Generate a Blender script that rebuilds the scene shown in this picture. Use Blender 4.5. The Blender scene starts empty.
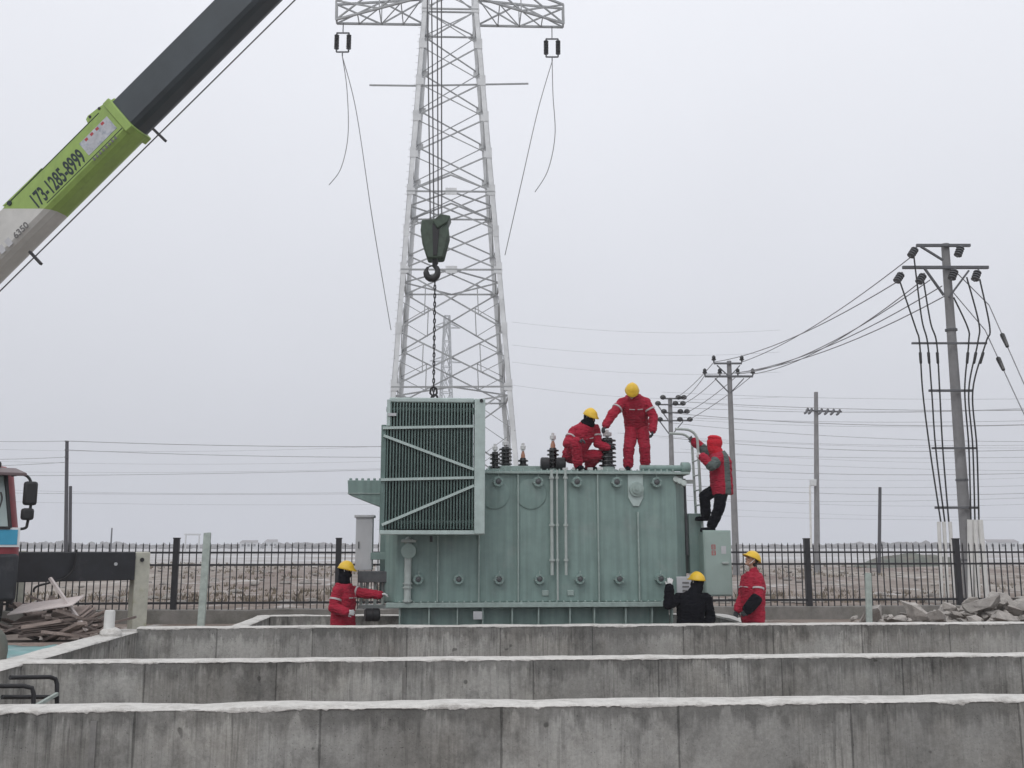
import bpy, bmesh, math, random
from mathutils import Vector, Matrix, noise

random.seed(11)
V = Vector
R = math.radians
SC = bpy.context.scene
COL = SC.collection

# ------------------------------------------------------------------ camera, sky, sun, exposure
F = 1000.0
HORIZON = 546.0
PITCH = math.atan((HORIZON - 384) / F)
CAMZ = 2.0
cam = bpy.data.cameras.new('camera')
cam.sensor_width = 36.0
cam.lens = 36.0 * F / 1024
cam.clip_start = 0.1
cam.clip_end = 12000
co = bpy.data.objects.new('camera', cam)
co.location = (0, 0, CAMZ)
co.rotation_euler = (R(90) + PITCH, 0, 0)
COL.objects.link(co)
SC.camera = co

SUN_EL, SUN_AZ = 48.0, 205.0          # behind the camera, a little to the left
w = bpy.data.worlds.new('World')
SC.world = w
w.use_nodes = True
wt = w.node_tree
wt.nodes.clear()
out = wt.nodes.new('ShaderNodeOutputWorld')
bg = wt.nodes.new('ShaderNodeBackground')
sky = wt.nodes.new('ShaderNodeTexSky')
sky.sky_type = 'NISHITA'
sky.sun_disc = False
sky.sun_elevation = R(SUN_EL)
sky.sun_rotation = R(SUN_AZ)
sky.dust_density = 4.0
hsv = wt.nodes.new('ShaderNodeHueSaturation')
hsv.inputs['Saturation'].default_value = 0.12
tc = wt.nodes.new('ShaderNodeTexCoord')
sep = wt.nodes.new('ShaderNodeSeparateXYZ')
ramp = wt.nodes.new('ShaderNodeValToRGB')
ramp.color_ramp.elements[0].position = 0.0
ramp.color_ramp.elements[0].color = (6.15, 6.32, 6.85, 1)
ramp.color_ramp.elements[1].position = 1.0
ramp.color_ramp.elements[1].color = (11.5, 11.6, 11.9, 1)
e = ramp.color_ramp.elements.new(0.28)
e.color = (8.25, 8.45, 9.1, 1)
e = ramp.color_ramp.elements.new(0.5)
e.color = (9.75, 9.95, 10.6, 1)
cl = wt.nodes.new('ShaderNodeTexNoise')
cl.inputs['Scale'].default_value = 1.6
cl.inputs['Detail'].default_value = 5.0
cmul = wt.nodes.new('ShaderNodeMapRange')
cmul.inputs['To Min'].default_value = 0.90
cmul.inputs['To Max'].default_value = 1.10
vm = wt.nodes.new('ShaderNodeVectorMath')
vm.operation = 'SCALE'
mix = wt.nodes.new('ShaderNodeMixRGB')
mix.inputs['Fac'].default_value = 0.88
bg.inputs['Strength'].default_value = 0.1
L = wt.links.new
L(sky.outputs[0], hsv.inputs['Color'])
L(tc.outputs['Generated'], sep.inputs[0])
L(tc.outputs['Generated'], cl.inputs['Vector'])
L(sep.outputs['Z'], ramp.inputs[0])
L(cl.outputs['Fac'], cmul.inputs['Value'])
L(ramp.outputs[0], vm.inputs[0])
L(cmul.outputs[0], vm.inputs['Scale'])
L(hsv.outputs[0], mix.inputs[1])
L(vm.outputs[0], mix.inputs[2])
L(mix.outputs[0], bg.inputs[0])
L(bg.outputs[0], out.inputs[0])

sl = bpy.data.lights.new('sun', 'SUN')
sl.energy = 0.6
sl.angle = R(25)
sl.color = (1.0, 0.97, 0.93)
so = bpy.data.objects.new('sun', sl)
so.rotation_euler = (R(90 - SUN_EL), 0, R(-25))
COL.objects.link(so)

SC.view_settings.view_transform = 'Standard'
SC.view_settings.look = 'None'
SC.view_settings.exposure = 0.0
SC.view_settings.gamma = 1.0
SC.view_settings.use_curve_mapping = False
SC.render.engine = 'CYCLES'
SC.cycles.use_denoising = True
SC.cycles.max_bounces = 8
SC.cycles.volume_bounces = 2
SC.cycles.volume_step_rate = 1.0


# ------------------------------------------------------------------ helpers
def at(px, py, d):
    x = (px - 512) / F
    v = (384 - py) / F
    c, s = math.cos(PITCH), math.sin(PITCH)
    Y = c - v * s
    Z = s + v * c
    return V((x * d / Y, d, CAMZ + Z * d / Y))


def ploc(T, px, py, ly=0.0):
    """where the sight line of a pixel meets the plane y = ly of a thing"""
    M = T.matrix_basis.inverted()
    o = M @ V((0, 0, CAMZ))
    t = M @ at(px, py, 10.0)
    k = (ly - o.y) / (t.y - o.y)
    return o + (t - o) * k


def tag(o, label=None, cat=None, group=None, kind=None):
    if label: o['label'] = label
    if cat: o['category'] = cat
    if group: o['group'] = group
    if kind: o['kind'] = kind
    return o


def thing(name, label, cat, loc=(0, 0, 0), rotz=0.0, group=None):
    o = bpy.data.objects.new(name, None)
    o.empty_display_size = 0.2
    COL.objects.link(o)
    o.location = loc
    o.rotation_euler = (0, 0, rotz)
    o.matrix_basis = Matrix.Translation(V(loc)) @ Matrix.Rotation(rotz, 4, 'Z')
    return tag(o, label, cat, group)


class MB:
    def __init__(self):
        self.bm = bmesh.new()

    def faces(self, vs, fs):
        bv = [self.bm.verts.new(v) for v in vs]
        for f in fs:
            try:
                self.bm.faces.new([bv[i] for i in f])
            except ValueError:
                pass
        return bv

    def box(self, c, s, rot=None):
        c = V(c)
        vs = []
        for z in (-.5, .5):
            for x, y in ((-.5, -.5), (.5, -.5), (.5, .5), (-.5, .5)):
                p = V((x * s[0], y * s[1], z * s[2]))
                if rot is not None: p = rot @ p
                vs.append(c + p)
        self.faces(vs, [(3, 2, 1, 0), (4, 5, 6, 7), (0, 1, 5, 4), (1, 2, 6, 5), (2, 3, 7, 6), (3, 0, 4, 7)])
        return self

    def bar(self, p0, p1, w, h=None, up=(0, 0, 1)):
        p0, p1 = V(p0), V(p1)
        h = h or w
        a = (p1 - p0)
        ln = a.length
        if ln < 1e-6: return self
        a.normalize()
        u = V(up)
        if abs(a.dot(u)) > .98: u = V((0, 1, 0))
        s = a.cross(u).normalized()
        u = s.cross(a).normalized()
        vs = []
        for p in (p0, p1):
            for i, j in ((-.5, -.5), (.5, -.5), (.5, .5), (-.5, .5)):
                vs.append(p + s * w * i + u * h * j)
        self.faces(vs, [(3, 2, 1, 0), (4, 5, 6, 7), (0, 1, 5, 4), (1, 2, 6, 5), (2, 3, 7, 6), (3, 0, 4, 7)])
        return self

    def angle(self, p0, p1, w, t, n1, n2):
        """L-shaped steel angle: two thin flanges along n1 and n2"""
        p0, p1 = V(p0), V(p1)
        for a, b in ((V(n1), V(n2)), (V(n2), V(n1))):
            vs = []
            for p in (p0, p1):
                vs += [p, p + a * w, p + a * w + b * t, p + b * t]
            self.faces(vs, [(3, 2, 1, 0), (4, 5, 6, 7), (0, 1, 5, 4), (1, 2, 6, 5), (2, 3, 7, 6), (3, 0, 4, 7)])
        return self

    def tube(self, pts, r, n=8, closed=False):
        pts = [V(p) for p in pts]
        m = len(pts)
        rs = r if isinstance(r, (list, tuple)) else [r] * m
        rings = []
        u = None
        for i, p in enumerate(pts):
            if closed:
                t = pts[(i + 1) % m] - pts[i - 1]
            else:
                t = pts[min(i + 1, m - 1)] - pts[max(i - 1, 0)]
            t.normalize()
            if u is None:
                u = t.orthogonal().normalized()
            else:
                u = (u - t * u.dot(t))
                u = u.normalized() if u.length > 1e-6 else t.orthogonal().normalized()
            b = t.cross(u)
            rings.append([self.bm.verts.new(p + (u * math.cos(k * 2 * math.pi / n) + b * math.sin(k * 2 * math.pi / n)) * rs[i]) for k in range(n)])
        rng = range(m if closed else m - 1)
        for i in rng:
            A, B = rings[i], rings[(i + 1) % m]
            for k in range(n):
                try:
                    self.bm.faces.new((A[k], A[(k + 1) % n], B[(k + 1) % n], B[k]))
                except ValueError:
                    pass
        if not closed:
            self.bm.faces.new(rings[0][::-1])
            self.bm.faces.new(rings[-1])
        return self

    def lathe(self, prof, c=(0, 0, 0), axis=(0, 0, 1), n=20):
        c, a = V(c), V(axis).normalized()
        u = a.orthogonal().normalized()
        b = a.cross(u)
        rings = []
        for r, z in prof:
            rings.append([self.bm.verts.new(c + a * z + (u * math.cos(k * 2 * math.pi / n) + b * math.sin(k * 2 * math.pi / n)) * max(r, 1e-4)) for k in range(n)])
        for A, B in zip(rings, rings[1:]):
            for k in range(n):
                self.bm.faces.new((A[k], A[(k + 1) % n], B[(k + 1) % n], B[k]))
        self.bm.faces.new(rings[0][::-1])
        self.bm.faces.new(rings[-1])
        return self

    def prism(self, pts, ext):
        pts = [V(p) for p in pts]
        ext = V(ext)
        n = len(pts)
        self.faces(pts + [p + ext for p in pts],
                   [tuple(range(n))[::-1], tuple(range(n, 2 * n))] + [(i, (i + 1) % n, n + (i + 1) % n, n + i) for i in range(n)])
        return self

    def loft(self, secs, n=20, pw=2.4):
        """secs: (centre, half-width vector, half-depth vector)"""
        rings = []
        for c, a, b in secs:
            c, a, b = V(c), V(a), V(b)
            ring = []
            for k in range(n):
                t = 2 * math.pi * k / n
                ct, st = math.cos(t), math.sin(t)
                x = math.copysign(abs(ct) ** (2 / pw), ct)
                y = math.copysign(abs(st) ** (2 / pw), st)
                ring.append(self.bm.verts.new(c + a * x + b * y))
            rings.append(ring)
        for A, B in zip(rings, rings[1:]):
            for k in range(n):
                self.bm.faces.new((A[k], A[(k + 1) % n], B[(k + 1) % n], B[k]))
        self.bm.faces.new(rings[0][::-1])
        self.bm.faces.new(rings[-1])
        return self

    def capsule(self, p0, p1, r0, r1, n=12):
        p0, p1 = V(p0), V(p1)
        a = (p1 - p0)
        if a.length < 1e-5: a = V((0, 0, 1e-4))
        a.normalize()
        pts, rs = [], []
        for k in range(4):
            t = R(85 - 85 * k / 3)
            pts.append(p0 - a * r0 * math.sin(t)); rs.append(max(r0 * math.cos(t), 1e-3))
        for k in range(4):
            t = R(85 * k / 3)
            pts.append(p1 + a * r1 * math.sin(t)); rs.append(max(r1 * math.cos(t), 1e-3))
        return self.tube(pts, rs, n)

    def ellip(self, c, rx, ry, rz, ax=None, n=16, m=10):
        c = V(c)
        ax = ax or (V((1, 0, 0)), V((0, 1, 0)), V((0, 0, 1)))
        secs = []
        for i in range(m + 1):
            t = -math.pi / 2 + math.pi * i / m
            k = max(math.cos(t), 0.03)
            secs.append((c + ax[2] * rz * math.sin(t), ax[0] * rx * k, ax[1] * ry * k))
        return self.loft(secs, n, 2.0)

    def build(self, name, mat, parent=None, origin=None, smooth=True, bevel=0.0, sharp=35):
        bm = self.bm
        bmesh.ops.recalc_face_normals(bm, faces=bm.faces)
        if origin is not None:
            bmesh.ops.translate(bm, vec=-V(origin), verts=bm.verts)
        me = bpy.data.meshes.new(name)
        bm.to_mesh(me)
        bm.free()
        for p in me.polygons: p.use_smooth = smooth
        if smooth: me.set_sharp_from_angle(angle=R(sharp))
        o = bpy.data.objects.new(name, me)
        COL.objects.link(o)
        for m in (mat if isinstance(mat, (list, tuple)) else [mat]):
            me.materials.append(m)
        if parent is not None: o.parent = parent
        if origin is not None: o.location = origin
        if bevel:
            b = o.modifiers.new('bevel', 'BEVEL')
            b.width = bevel
            b.segments = 2
            b.limit_method = 'ANGLE'
            b.angle_limit = R(40)
        return o


def text_mesh(body, name, mat, parent, M, size, sx=1.0, extrude=0.002, bold=0.0, align='LEFT'):
    cu = bpy.data.curves.new(name, 'FONT')
    cu.body = body
    cu.size = size
    cu.extrude = extrude
    cu.offset = bold
    cu.align_x = align
    cu.align_y = 'CENTER'
    tmp = bpy.data.objects.new(name, cu)
    COL.objects.link(tmp)
    dg = bpy.context.evaluated_depsgraph_get()
    me = bpy.data.meshes.new_from_object(tmp.evaluated_get(dg))
    bpy.data.objects.remove(tmp)
    bpy.data.curves.remove(cu)
    me.name = name
    me.transform(Matrix.Diagonal((sx, 1, 1, 1)))
    me.transform(M)
    me.materials.clear()
    me.materials.append(mat)
    o = bpy.data.objects.new(name, me)
    COL.objects.link(o)
    o.parent = parent
    return o


# ------------------------------------------------------------------ materials
def pm(name, col, rough=.6, metal=0.0, var=.25, scale=6.0, bump=.15, bscale=60.0, col2=None, c2lo=.55, c2hi=.7,
       stretch=(1, 1, 1), spec=.5, streak=0.0, island=0.0):
    m = bpy.data.materials.new(name)
    m.use_nodes = True
    t = m.node_tree
    N, lk = t.nodes.new, t.links.new
    b = t.nodes['Principled BSDF']
    b.inputs['Metallic'].default_value = metal
    b.inputs['Specular IOR Level'].default_value = spec
    tcn = N('ShaderNodeTexCoord')
    mp = N('ShaderNodeMapping')
    mp.inputs['Scale'].default_value = stretch
    lk(tcn.outputs['Object'], mp.inputs[0])
    n1 = N('ShaderNodeTexNoise')
    n1.inputs['Scale'].default_value = scale
    n1.inputs['Detail'].default_value = 6
    n1.inputs['Roughness'].default_value = .65
    lk(mp.outputs[0], n1.inputs['Vector'])
    mr = N('ShaderNodeMapRange')
    mr.inputs['From Min'].default_value = .28
    mr.inputs['From Max'].default_value = .72
    mr.inputs['To Min'].default_value = 1 - var
    mr.inputs['To Max'].default_value = 1 + var * .7
    lk(n1.outputs['Fac'], mr.inputs['Value'])
    base = N('ShaderNodeRGB')
    base.outputs[0].default_value = (*col, 1)
    cur = base.outputs[0]
    if col2:
        n2 = N('ShaderNodeTexNoise')
        n2.inputs['Scale'].default_value = scale * .6
        n2.inputs['Detail'].default_value = 8
        n2.inputs['Roughness'].default_value = .7
        lk(mp.outputs[0], n2.inputs['Vector'])
        m2 = N('ShaderNodeMapRange')
        m2.inputs['From Min'].default_value = c2lo
        m2.inputs['From Max'].default_value = c2hi
        lk(n2.outputs['Fac'], m2.inputs['Value'])
        mx = N('ShaderNodeMixRGB')
        mx.inputs[2].default_value = (*col2, 1)
        lk(cur, mx.inputs[1])
        lk(m2.outputs[0], mx.inputs[0])
        cur = mx.outputs[0]
    if streak:
        ms = N('ShaderNodeMapping')
        ms.inputs['Scale'].default_value = (9, 9, .5)
        lk(tcn.outputs['Object'], ms.inputs[0])
        n3 = N('ShaderNodeTexNoise')
        n3.inputs['Scale'].default_value = 1.3
        n3.inputs['Detail'].default_value = 5
        lk(ms.outputs[0], n3.inputs['Vector'])
        m3 = N('ShaderNodeMapRange')
        m3.inputs['From Min'].default_value = .35
        m3.inputs['From Max'].default_value = .68
        m3.inputs['To Min'].default_value = 1 + streak * .5
        m3.inputs['To Max'].default_value = 1 - streak
        lk(n3.outputs['Fac'], m3.inputs['Value'])
        v2 = N('ShaderNodeVectorMath')
        v2.operation = 'SCALE'
        lk(cur, v2.inputs[0])
        lk(m3.outputs[0], v2.inputs['Scale'])
        cur = v2.outputs[0]
    if island:
        oi = N('ShaderNodeObjectInfo')
        mi = N('ShaderNodeMapRange')
        mi.inputs['To Min'].default_value = 1 - island
        mi.inputs['To Max'].default_value = 1 + island
        lk(oi.outputs['Random'], mi.inputs['Value'])
        v3 = N('ShaderNodeVectorMath')
        v3.operation = 'SCALE'
        lk(cur, v3.inputs[0])
        lk(mi.outputs[0], v3.inputs['Scale'])
        cur = v3.outputs[0]
    vs = N('ShaderNodeVectorMath')
    vs.operation = 'SCALE'
    lk(cur, vs.inputs[0])
    lk(mr.outputs[0], vs.inputs['Scale'])
    lk(vs.outputs[0], b.inputs['Base Color'])
    rr = N('ShaderNodeMapRange')
    rr.inputs['To Min'].default_value = max(rough - .12, .05)
    rr.inputs['To Max'].default_value = min(rough + .15, 1)
    lk(n1.outputs['Fac'], rr.inputs['Value'])
    lk(rr.outputs[0], b.inputs['Roughness'])
    if bump:
        nb = N('ShaderNodeTexNoise')
        nb.inputs['Scale'].default_value = bscale
        nb.inputs['Detail'].default_value = 5
        lk(tcn.outputs['Object'], nb.inputs['Vector'])
        bp = N('ShaderNodeBump')
        bp.inputs['Strength'].default_value = bump
        bp.inputs['Distance'].default_value = .02
        lk(nb.outputs['Fac'], bp.inputs['Height'])
        lk(bp.outputs[0], b.inputs['Normal'])
    return m


M = {}
M['tank'] = pm('transformer_paint', (.212, .302, .280), .36, var=.17, scale=2.2, bump=.05, bscale=12, streak=.15, col2=(.275, .33, .315), c2lo=.54, c2hi=.75)
M['tank_light'] = pm('transformer_trim_paint', (.32, .40, .375), .45, var=.25, scale=9, bump=.05)
M['rad'] = pm('radiator_paint', (.125, .19, .175), .45, var=.2, scale=5, bump=.03)
M['rad_frame'] = pm('radiator_frame_paint', (.43, .52, .50), .45, var=.16, scale=7, bump=.03)
M['cabinet'] = pm('cabinet_paint', (.32, .41, .38), .45, var=.1, scale=3, bump=.03)
M['greybox'] = pm('grey_enclosure_paint', (.50, .51, .53), .5, var=.1, scale=3, bump=.03)
M['darksteel'] = pm('dark_steel', (.085, .09, .095), .5, var=.3, scale=10, bump=.08)
M['pipe'] = pm('pale_pipe_paint', (.42, .47, .45), .45, var=.15, scale=9, bump=.04)
M['black'] = pm('black_rubber', (.018, .018, .02), .55, var=.2, scale=14, bump=.1)
M['porcelain'] = pm('dark_insulator_glaze', (.012, .013, .014), .25, var=.2, scale=9, bump=0)
M['copper'] = pm('orange_terminal', (.40, .19, .12), .45, var=.2, scale=20, bump=0)
M['whitecap'] = pm('white_cap', (.62, .62, .62), .5, var=.1, scale=9, bump=0)
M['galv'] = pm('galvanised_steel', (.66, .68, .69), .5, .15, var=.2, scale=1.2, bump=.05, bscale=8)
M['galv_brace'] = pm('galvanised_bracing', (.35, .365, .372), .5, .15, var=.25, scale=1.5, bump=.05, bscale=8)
M['rope'] = pm('wire_rope', (.12, .12, .125), .5, .5, var=.2, scale=30, bump=0)
M['wire'] = pm('overhead_conductor', (.22, .22, .23), .6, .2, var=.2, scale=3, bump=0)
M['polecon'] = pm('pole_concrete', (.25, .25, .255), .85, var=.25, scale=2.0, bump=.15, bscale=20)
M['poledark'] = pm('pole_dark', (.09, .09, .1), .8, var=.25, scale=2.0, bump=.1)
M['polesteel'] = pm('pole_steelwork', (.13, .135, .145), .6, .3, var=.25, scale=5, bump=.05)
M['conduit'] = pm('white_conduit', (.70, .70, .68), .6, var=.12, scale=4, bump=.03)
M['fence'] = pm('black_fence_paint', (.022, .022, .026), .5, var=.3, scale=8, bump=.05)
M['conc_top'] = pm('pale_mortar', (.64, .625, .595), .9, var=.2, scale=9, bump=.7, bscale=45, col2=(.46, .44, .41), c2lo=.52, c2hi=.68)
M['conc_old'] = pm('old_concrete', (.27, .265, .255), .9, var=.3, scale=3, bump=.4, bscale=30, col2=(.16, .155, .14), c2lo=.5, c2hi=.7, streak=.2)
M['conc_low'] = pm('fence_base_concrete', (.235, .225, .21), .9, var=.3, scale=2.4, bump=.4, bscale=30, col2=(.15, .145, .125), c2lo=.48, c2hi=.7)
M['rubble'] = pm('broken_concrete', (.37, .345, .32), .95, var=.35, scale=5, bump=.6, bscale=24, col2=(.2, .185, .17), island=.28)
M['timber'] = pm('weathered_timber', (.28, .225, .20), .85, var=.35, scale=4, stretch=(1, 9, 9), bump=.3, bscale=30, island=.5)
M['ply'] = pm('plywood_face', (.60, .54, .52), .8, var=.15, scale=3, bump=.15, col2=(.40, .35, .33), c2lo=.55)
M['stake'] = pm('greenish_stake_wood', (.36, .41, .38), .85, var=.25, scale=8, bump=.2)
M['jack'] = pm('cream_jack_paint', (.55, .55, .47), .6, var=.2, scale=5, bump=.1, col2=(.36, .36, .22), c2lo=.56, c2hi=.7)
M['beam'] = pm('outrigger_black_paint', (.022, .024, .03), .5, var=.4, scale=4, bump=.08, col2=(.05, .05, .055), c2lo=.55)
M['cabred'] = pm('crane_cab_red_paint', (.26, .035, .045), .4, var=.25, scale=4, bump=.03, col2=(.12, .03, .04), c2lo=.55)
M['visor'] = pm('smoked_visor', (.14, .10, .105), .4, var=.1, bump=0)
M['tyre'] = pm('tyre_rubber', (.025, .025, .026), .8, var=.3, scale=10, bump=.3)
M['blueplate'] = pm('blue_plate', (.05, .33, .52), .5, var=.05, bump=0)
M['white'] = pm('white_paint', (.75, .76, .77), .5, var=.08, bump=0)
M['boom_green'] = pm('boom_green_paint', (.31, .46, .11), .42, var=.14, scale=2.2, bump=.03, col2=(.19, .27, .085), c2lo=.56, c2hi=.8, streak=.05)
M['boom_grey'] = pm('boom_pale_grey_paint', (.60, .60, .575), .5, var=.15, scale=2.2, bump=.03)
M['boom_dark'] = pm('boom_dark_paint', (.042, .056, .066), .42, var=.28, scale=1.4, bump=.03)
M['ink'] = pm('dark_lettering', (.015, .03, .035), .6, var=.1, bump=0)
M['inkgrey'] = pm('grey_lettering', (.16, .16, .16), .6, var=.1, bump=0)
M['redmark'] = pm('red_marking', (.45, .06, .07), .6, var=.1, bump=0)
M['sticker'] = pm('pale_sticker', (.50, .52, .56), .5, var=.25, scale=7, bump=0, col2=(.28, .33, .40), c2lo=.5, c2hi=.62)
M['hookgreen'] = pm('hook_block_green', (.055, .085, .06), .5, var=.35, scale=7, bump=.1, col2=(.025, .03, .025), c2lo=.5)
M['hooksteel'] = pm('hook_steel', (.03, .03, .032), .5, .3, var=.2, scale=9, bump=.05)
M['red'] = pm('red_workwear', (.36, .011, .036), .9, var=.18, scale=9, bump=.25, bscale=60)
M['darkred'] = pm('worn_red_workwear', (.19, .025, .04), .85, var=.2, scale=9, bump=.25, bscale=60)
M['hoodred'] = pm('bright_red_hood', (.56, .012, .03), .9, var=.12, scale=14, bump=.3, bscale=90)
M['greyjkt'] = pm('grey_green_jacket_panel', (.10, .125, .12), .85, var=.2, scale=9, bump=.25)
M['blackcloth'] = pm('black_cloth', (.006, .0065, .010), .95, var=.25, scale=9, bump=.25, spec=.12)
M['yellow'] = pm('yellow_helmet_shell', (.78, .50, .03), .35, var=.07, scale=6, bump=.0)
M['skin'] = pm('skin', (.42, .24, .17), .55, var=.12, scale=12, bump=.05)
M['glove_w'] = pm('white_glove', (.62, .62, .62), .9, var=.12, scale=20, bump=.2)
M['glove_d'] = pm('dark_glove', (.045, .05, .055), .9, var=.2, scale=20, bump=.2)
M['glove_g'] = pm('grey_glove', (.17, .18, .18), .9, var=.2, scale=20, bump=.2)
M['band'] = pm('reflective_band', (.48, .44, .45), .5, var=.1, scale=20, bump=0)
M['eye'] = pm('dark_eye', (.02, .015, .012), .2, var=.05, bump=0)
M['teal'] = pm('teal_sheet', (.20, .38, .38), .5, var=.3, scale=4, bump=.2, col2=(.35, .42, .44), c2lo=.5)
M['tree_far'] = pm('far_tree_foliage', (.12, .105, .095), .9, var=.4, scale=.4, bump=0)
M['house'] = pm('far_building_render', (.5, .5, .5), .8, var=.1, scale=.2, bump=0)
M['roofdark'] = pm('far_building_roof', (.22, .2, .2), .8, var=.1, scale=.2, bump=0)
M['drygrass'] = pm('dry_grass', (.22, .185, .14), .9, var=.5, scale=.9, bump=0)
M['netgreen'] = pm('green_dust_net', (.13, .145, .125), .9, var=.4, scale=2, bump=.4, bscale=6, col2=(.17, .145, .125), c2lo=.45)
gl = bpy.data.materials.new('cab_glass')
gl.use_nodes = True
g_ = gl.node_tree.nodes['Principled BSDF']
g_.inputs['Base Color'].default_value = (.45, .55, .54, 1)
g_.inputs['Roughness'].default_value = .08
g_.inputs['Transmission Weight'].default_value = .25
M['glass'] = gl


def wall_material():
    m = bpy.data.materials.new('formwork_concrete')
    m.use_nodes = True
    t = m.node_tree
    N, lk = t.nodes.new, t.links.new
    b = t.nodes['Principled BSDF']
    b.inputs['Specular IOR Level'].default_value = .25
    tcn = N('ShaderNodeTexCoord')
    oi = N('ShaderNodeObjectInfo')
    off = N('ShaderNodeVectorMath'); off.operation = 'SCALE'
    comb = N('ShaderNodeCombineXYZ')
    lk(oi.outputs['Random'], comb.inputs[0]); lk(oi.outputs['Random'], comb.inputs[1])
    lk(comb.outputs[0], off.inputs[0]); off.inputs['Scale'].default_value = 37
    add = N('ShaderNodeVectorMath'); add.operation = 'ADD'
    lk(tcn.outputs['Object'], add.inputs[0]); lk(off.outputs[0], add.inputs[1])
    P = add.outputs[0]

    def nz(scale, detail, rough, st=(1, 1, 1)):
        mp = N('ShaderNodeMapping'); mp.inputs['Scale'].default_value = st
        lk(P, mp.inputs[0])
        n = N('ShaderNodeTexNoise')
        n.inputs['Scale'].default_value = scale
        n.inputs['Detail'].default_value = detail
        n.inputs['Roughness'].default_value = rough
        lk(mp.outputs[0], n.inputs['Vector'])
        return n.outputs['Fac']

    def mr(s, a, bb, c, d):
        n = N('ShaderNodeMapRange')
        for k, v in zip(('From Min', 'From Max', 'To Min', 'To Max'), (a, bb, c, d)): n.inputs[k].default_value = v
        lk(s, n.inputs['Value'])
        return n.outputs[0]

    def mth(op, a, bb):
        n = N('ShaderNodeMath'); n.operation = op
        for i, s in enumerate((a, bb)):
            if isinstance(s, (int, float)): n.inputs[i].default_value = s
            else: lk(s, n.inputs[i])
        return n.outputs[0]

    big = mr(nz(.8, 6, .65), .32, .68, .72, 1.22)
    blotch = mr(nz(2.4, 8, .75, (1, 1, .7)), .50, .66, 1.0, .62)
    # formwork panels: each cast panel has its own tone, thin joints between
    sp = N('ShaderNodeSeparateXYZ'); lk(tcn.outputs['Object'], sp.inputs[0])
    px_ = mth('DIVIDE', mth('ADD', sp.outputs['X'], mth('MULTIPLY', oi.outputs['Random'], 3.0)), 1.52)
    cell = mth('FLOOR', px_, 0)
    wn = N('ShaderNodeTexWhiteNoise'); wn.noise_dimensions = '2D'
    cb = N('ShaderNodeCombineXYZ'); lk(cell, cb.inputs[0]); lk(mth('MULTIPLY', oi.outputs['Random'], 91.7), cb.inputs[1])
    lk(cb.outputs[0], wn.inputs['Vector'])
    ptone = mr(wn.outputs['Value'], 0, 1, .80, 1.16)
    fr = mth('FRACT', px_, 0)
    edge = mth('ABSOLUTE', mth('SUBTRACT', fr, .5), 0)
    joint = mr(mth('ADD', edge, mth('MULTIPLY', mth('SUBTRACT', nz(9, 3, .6), .5), .012)), .4915, .4955, 1.0, .52)
    streak = mr(nz(1.0, 6, .78, (13, 13, .6)), .42, .66, 1.1, .66)
    patchmask = mr(nz(.55, 3, .6, (1, 1, .5)), .42, .55, 0.1, 1)
    fine = mr(nz(26, 5, .75), .3, .7, .84, 1.15)
    pit = mr(nz(62, 2, .5), .27, .33, .40, 1.0)
    hole = mr(nz(7, 1, .4), .20, .23, .5, 1.0)
    drip = mr(nz(1.0, 4, .6, (30, 30, 1.3)), .55, .63, 1.0, .68)
    # ragged water stains hanging from the cap
    topd = mth('SUBTRACT', .66, sp.outputs['Z'])
    reach = mr(nz(1.0, 5, .7, (5, 5, .15)), .36, .66, .02, .34)
    stain = mr(mth('DIVIDE', topd, reach), .55, 1.1, .66, 1.0)
    st = mth('ADD', mth('MULTIPLY', mth('MULTIPLY', streak, drip), patchmask), mth('SUBTRACT', 1, patchmask))
    val = mth('MULTIPLY', big, blotch)
    for s in (st, fine, pit, hole, ptone, joint, stain): val = mth('MULTIPLY', val, s)
    col = N('ShaderNodeMixRGB')
    col.inputs[1].default_value = (.39, .387, .368, 1)
    col.inputs[2].default_value = (.345, .335, .31, 1)
    lk(mr(nz(1.1, 4, .6), .45, .65, 0, 1), col.inputs[0])
    v = N('ShaderNodeVectorMath'); v.operation = 'SCALE'
    lk(col.outputs[0], v.inputs[0]); lk(val, v.inputs['Scale'])
    lk(v.outputs[0], b.inputs['Base Color'])
    b.inputs['Roughness'].default_value = .9
    bp = N('ShaderNodeBump'); bp.inputs['Strength'].default_value = .35; bp.inputs['Distance'].default_value = .02
    lk(mth('ADD', nz(40, 6, .7), pit), bp.inputs['Height'])
    lk(bp.outputs[0], b.inputs['Normal'])
    return m


M['conc'] = wall_material()


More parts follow.
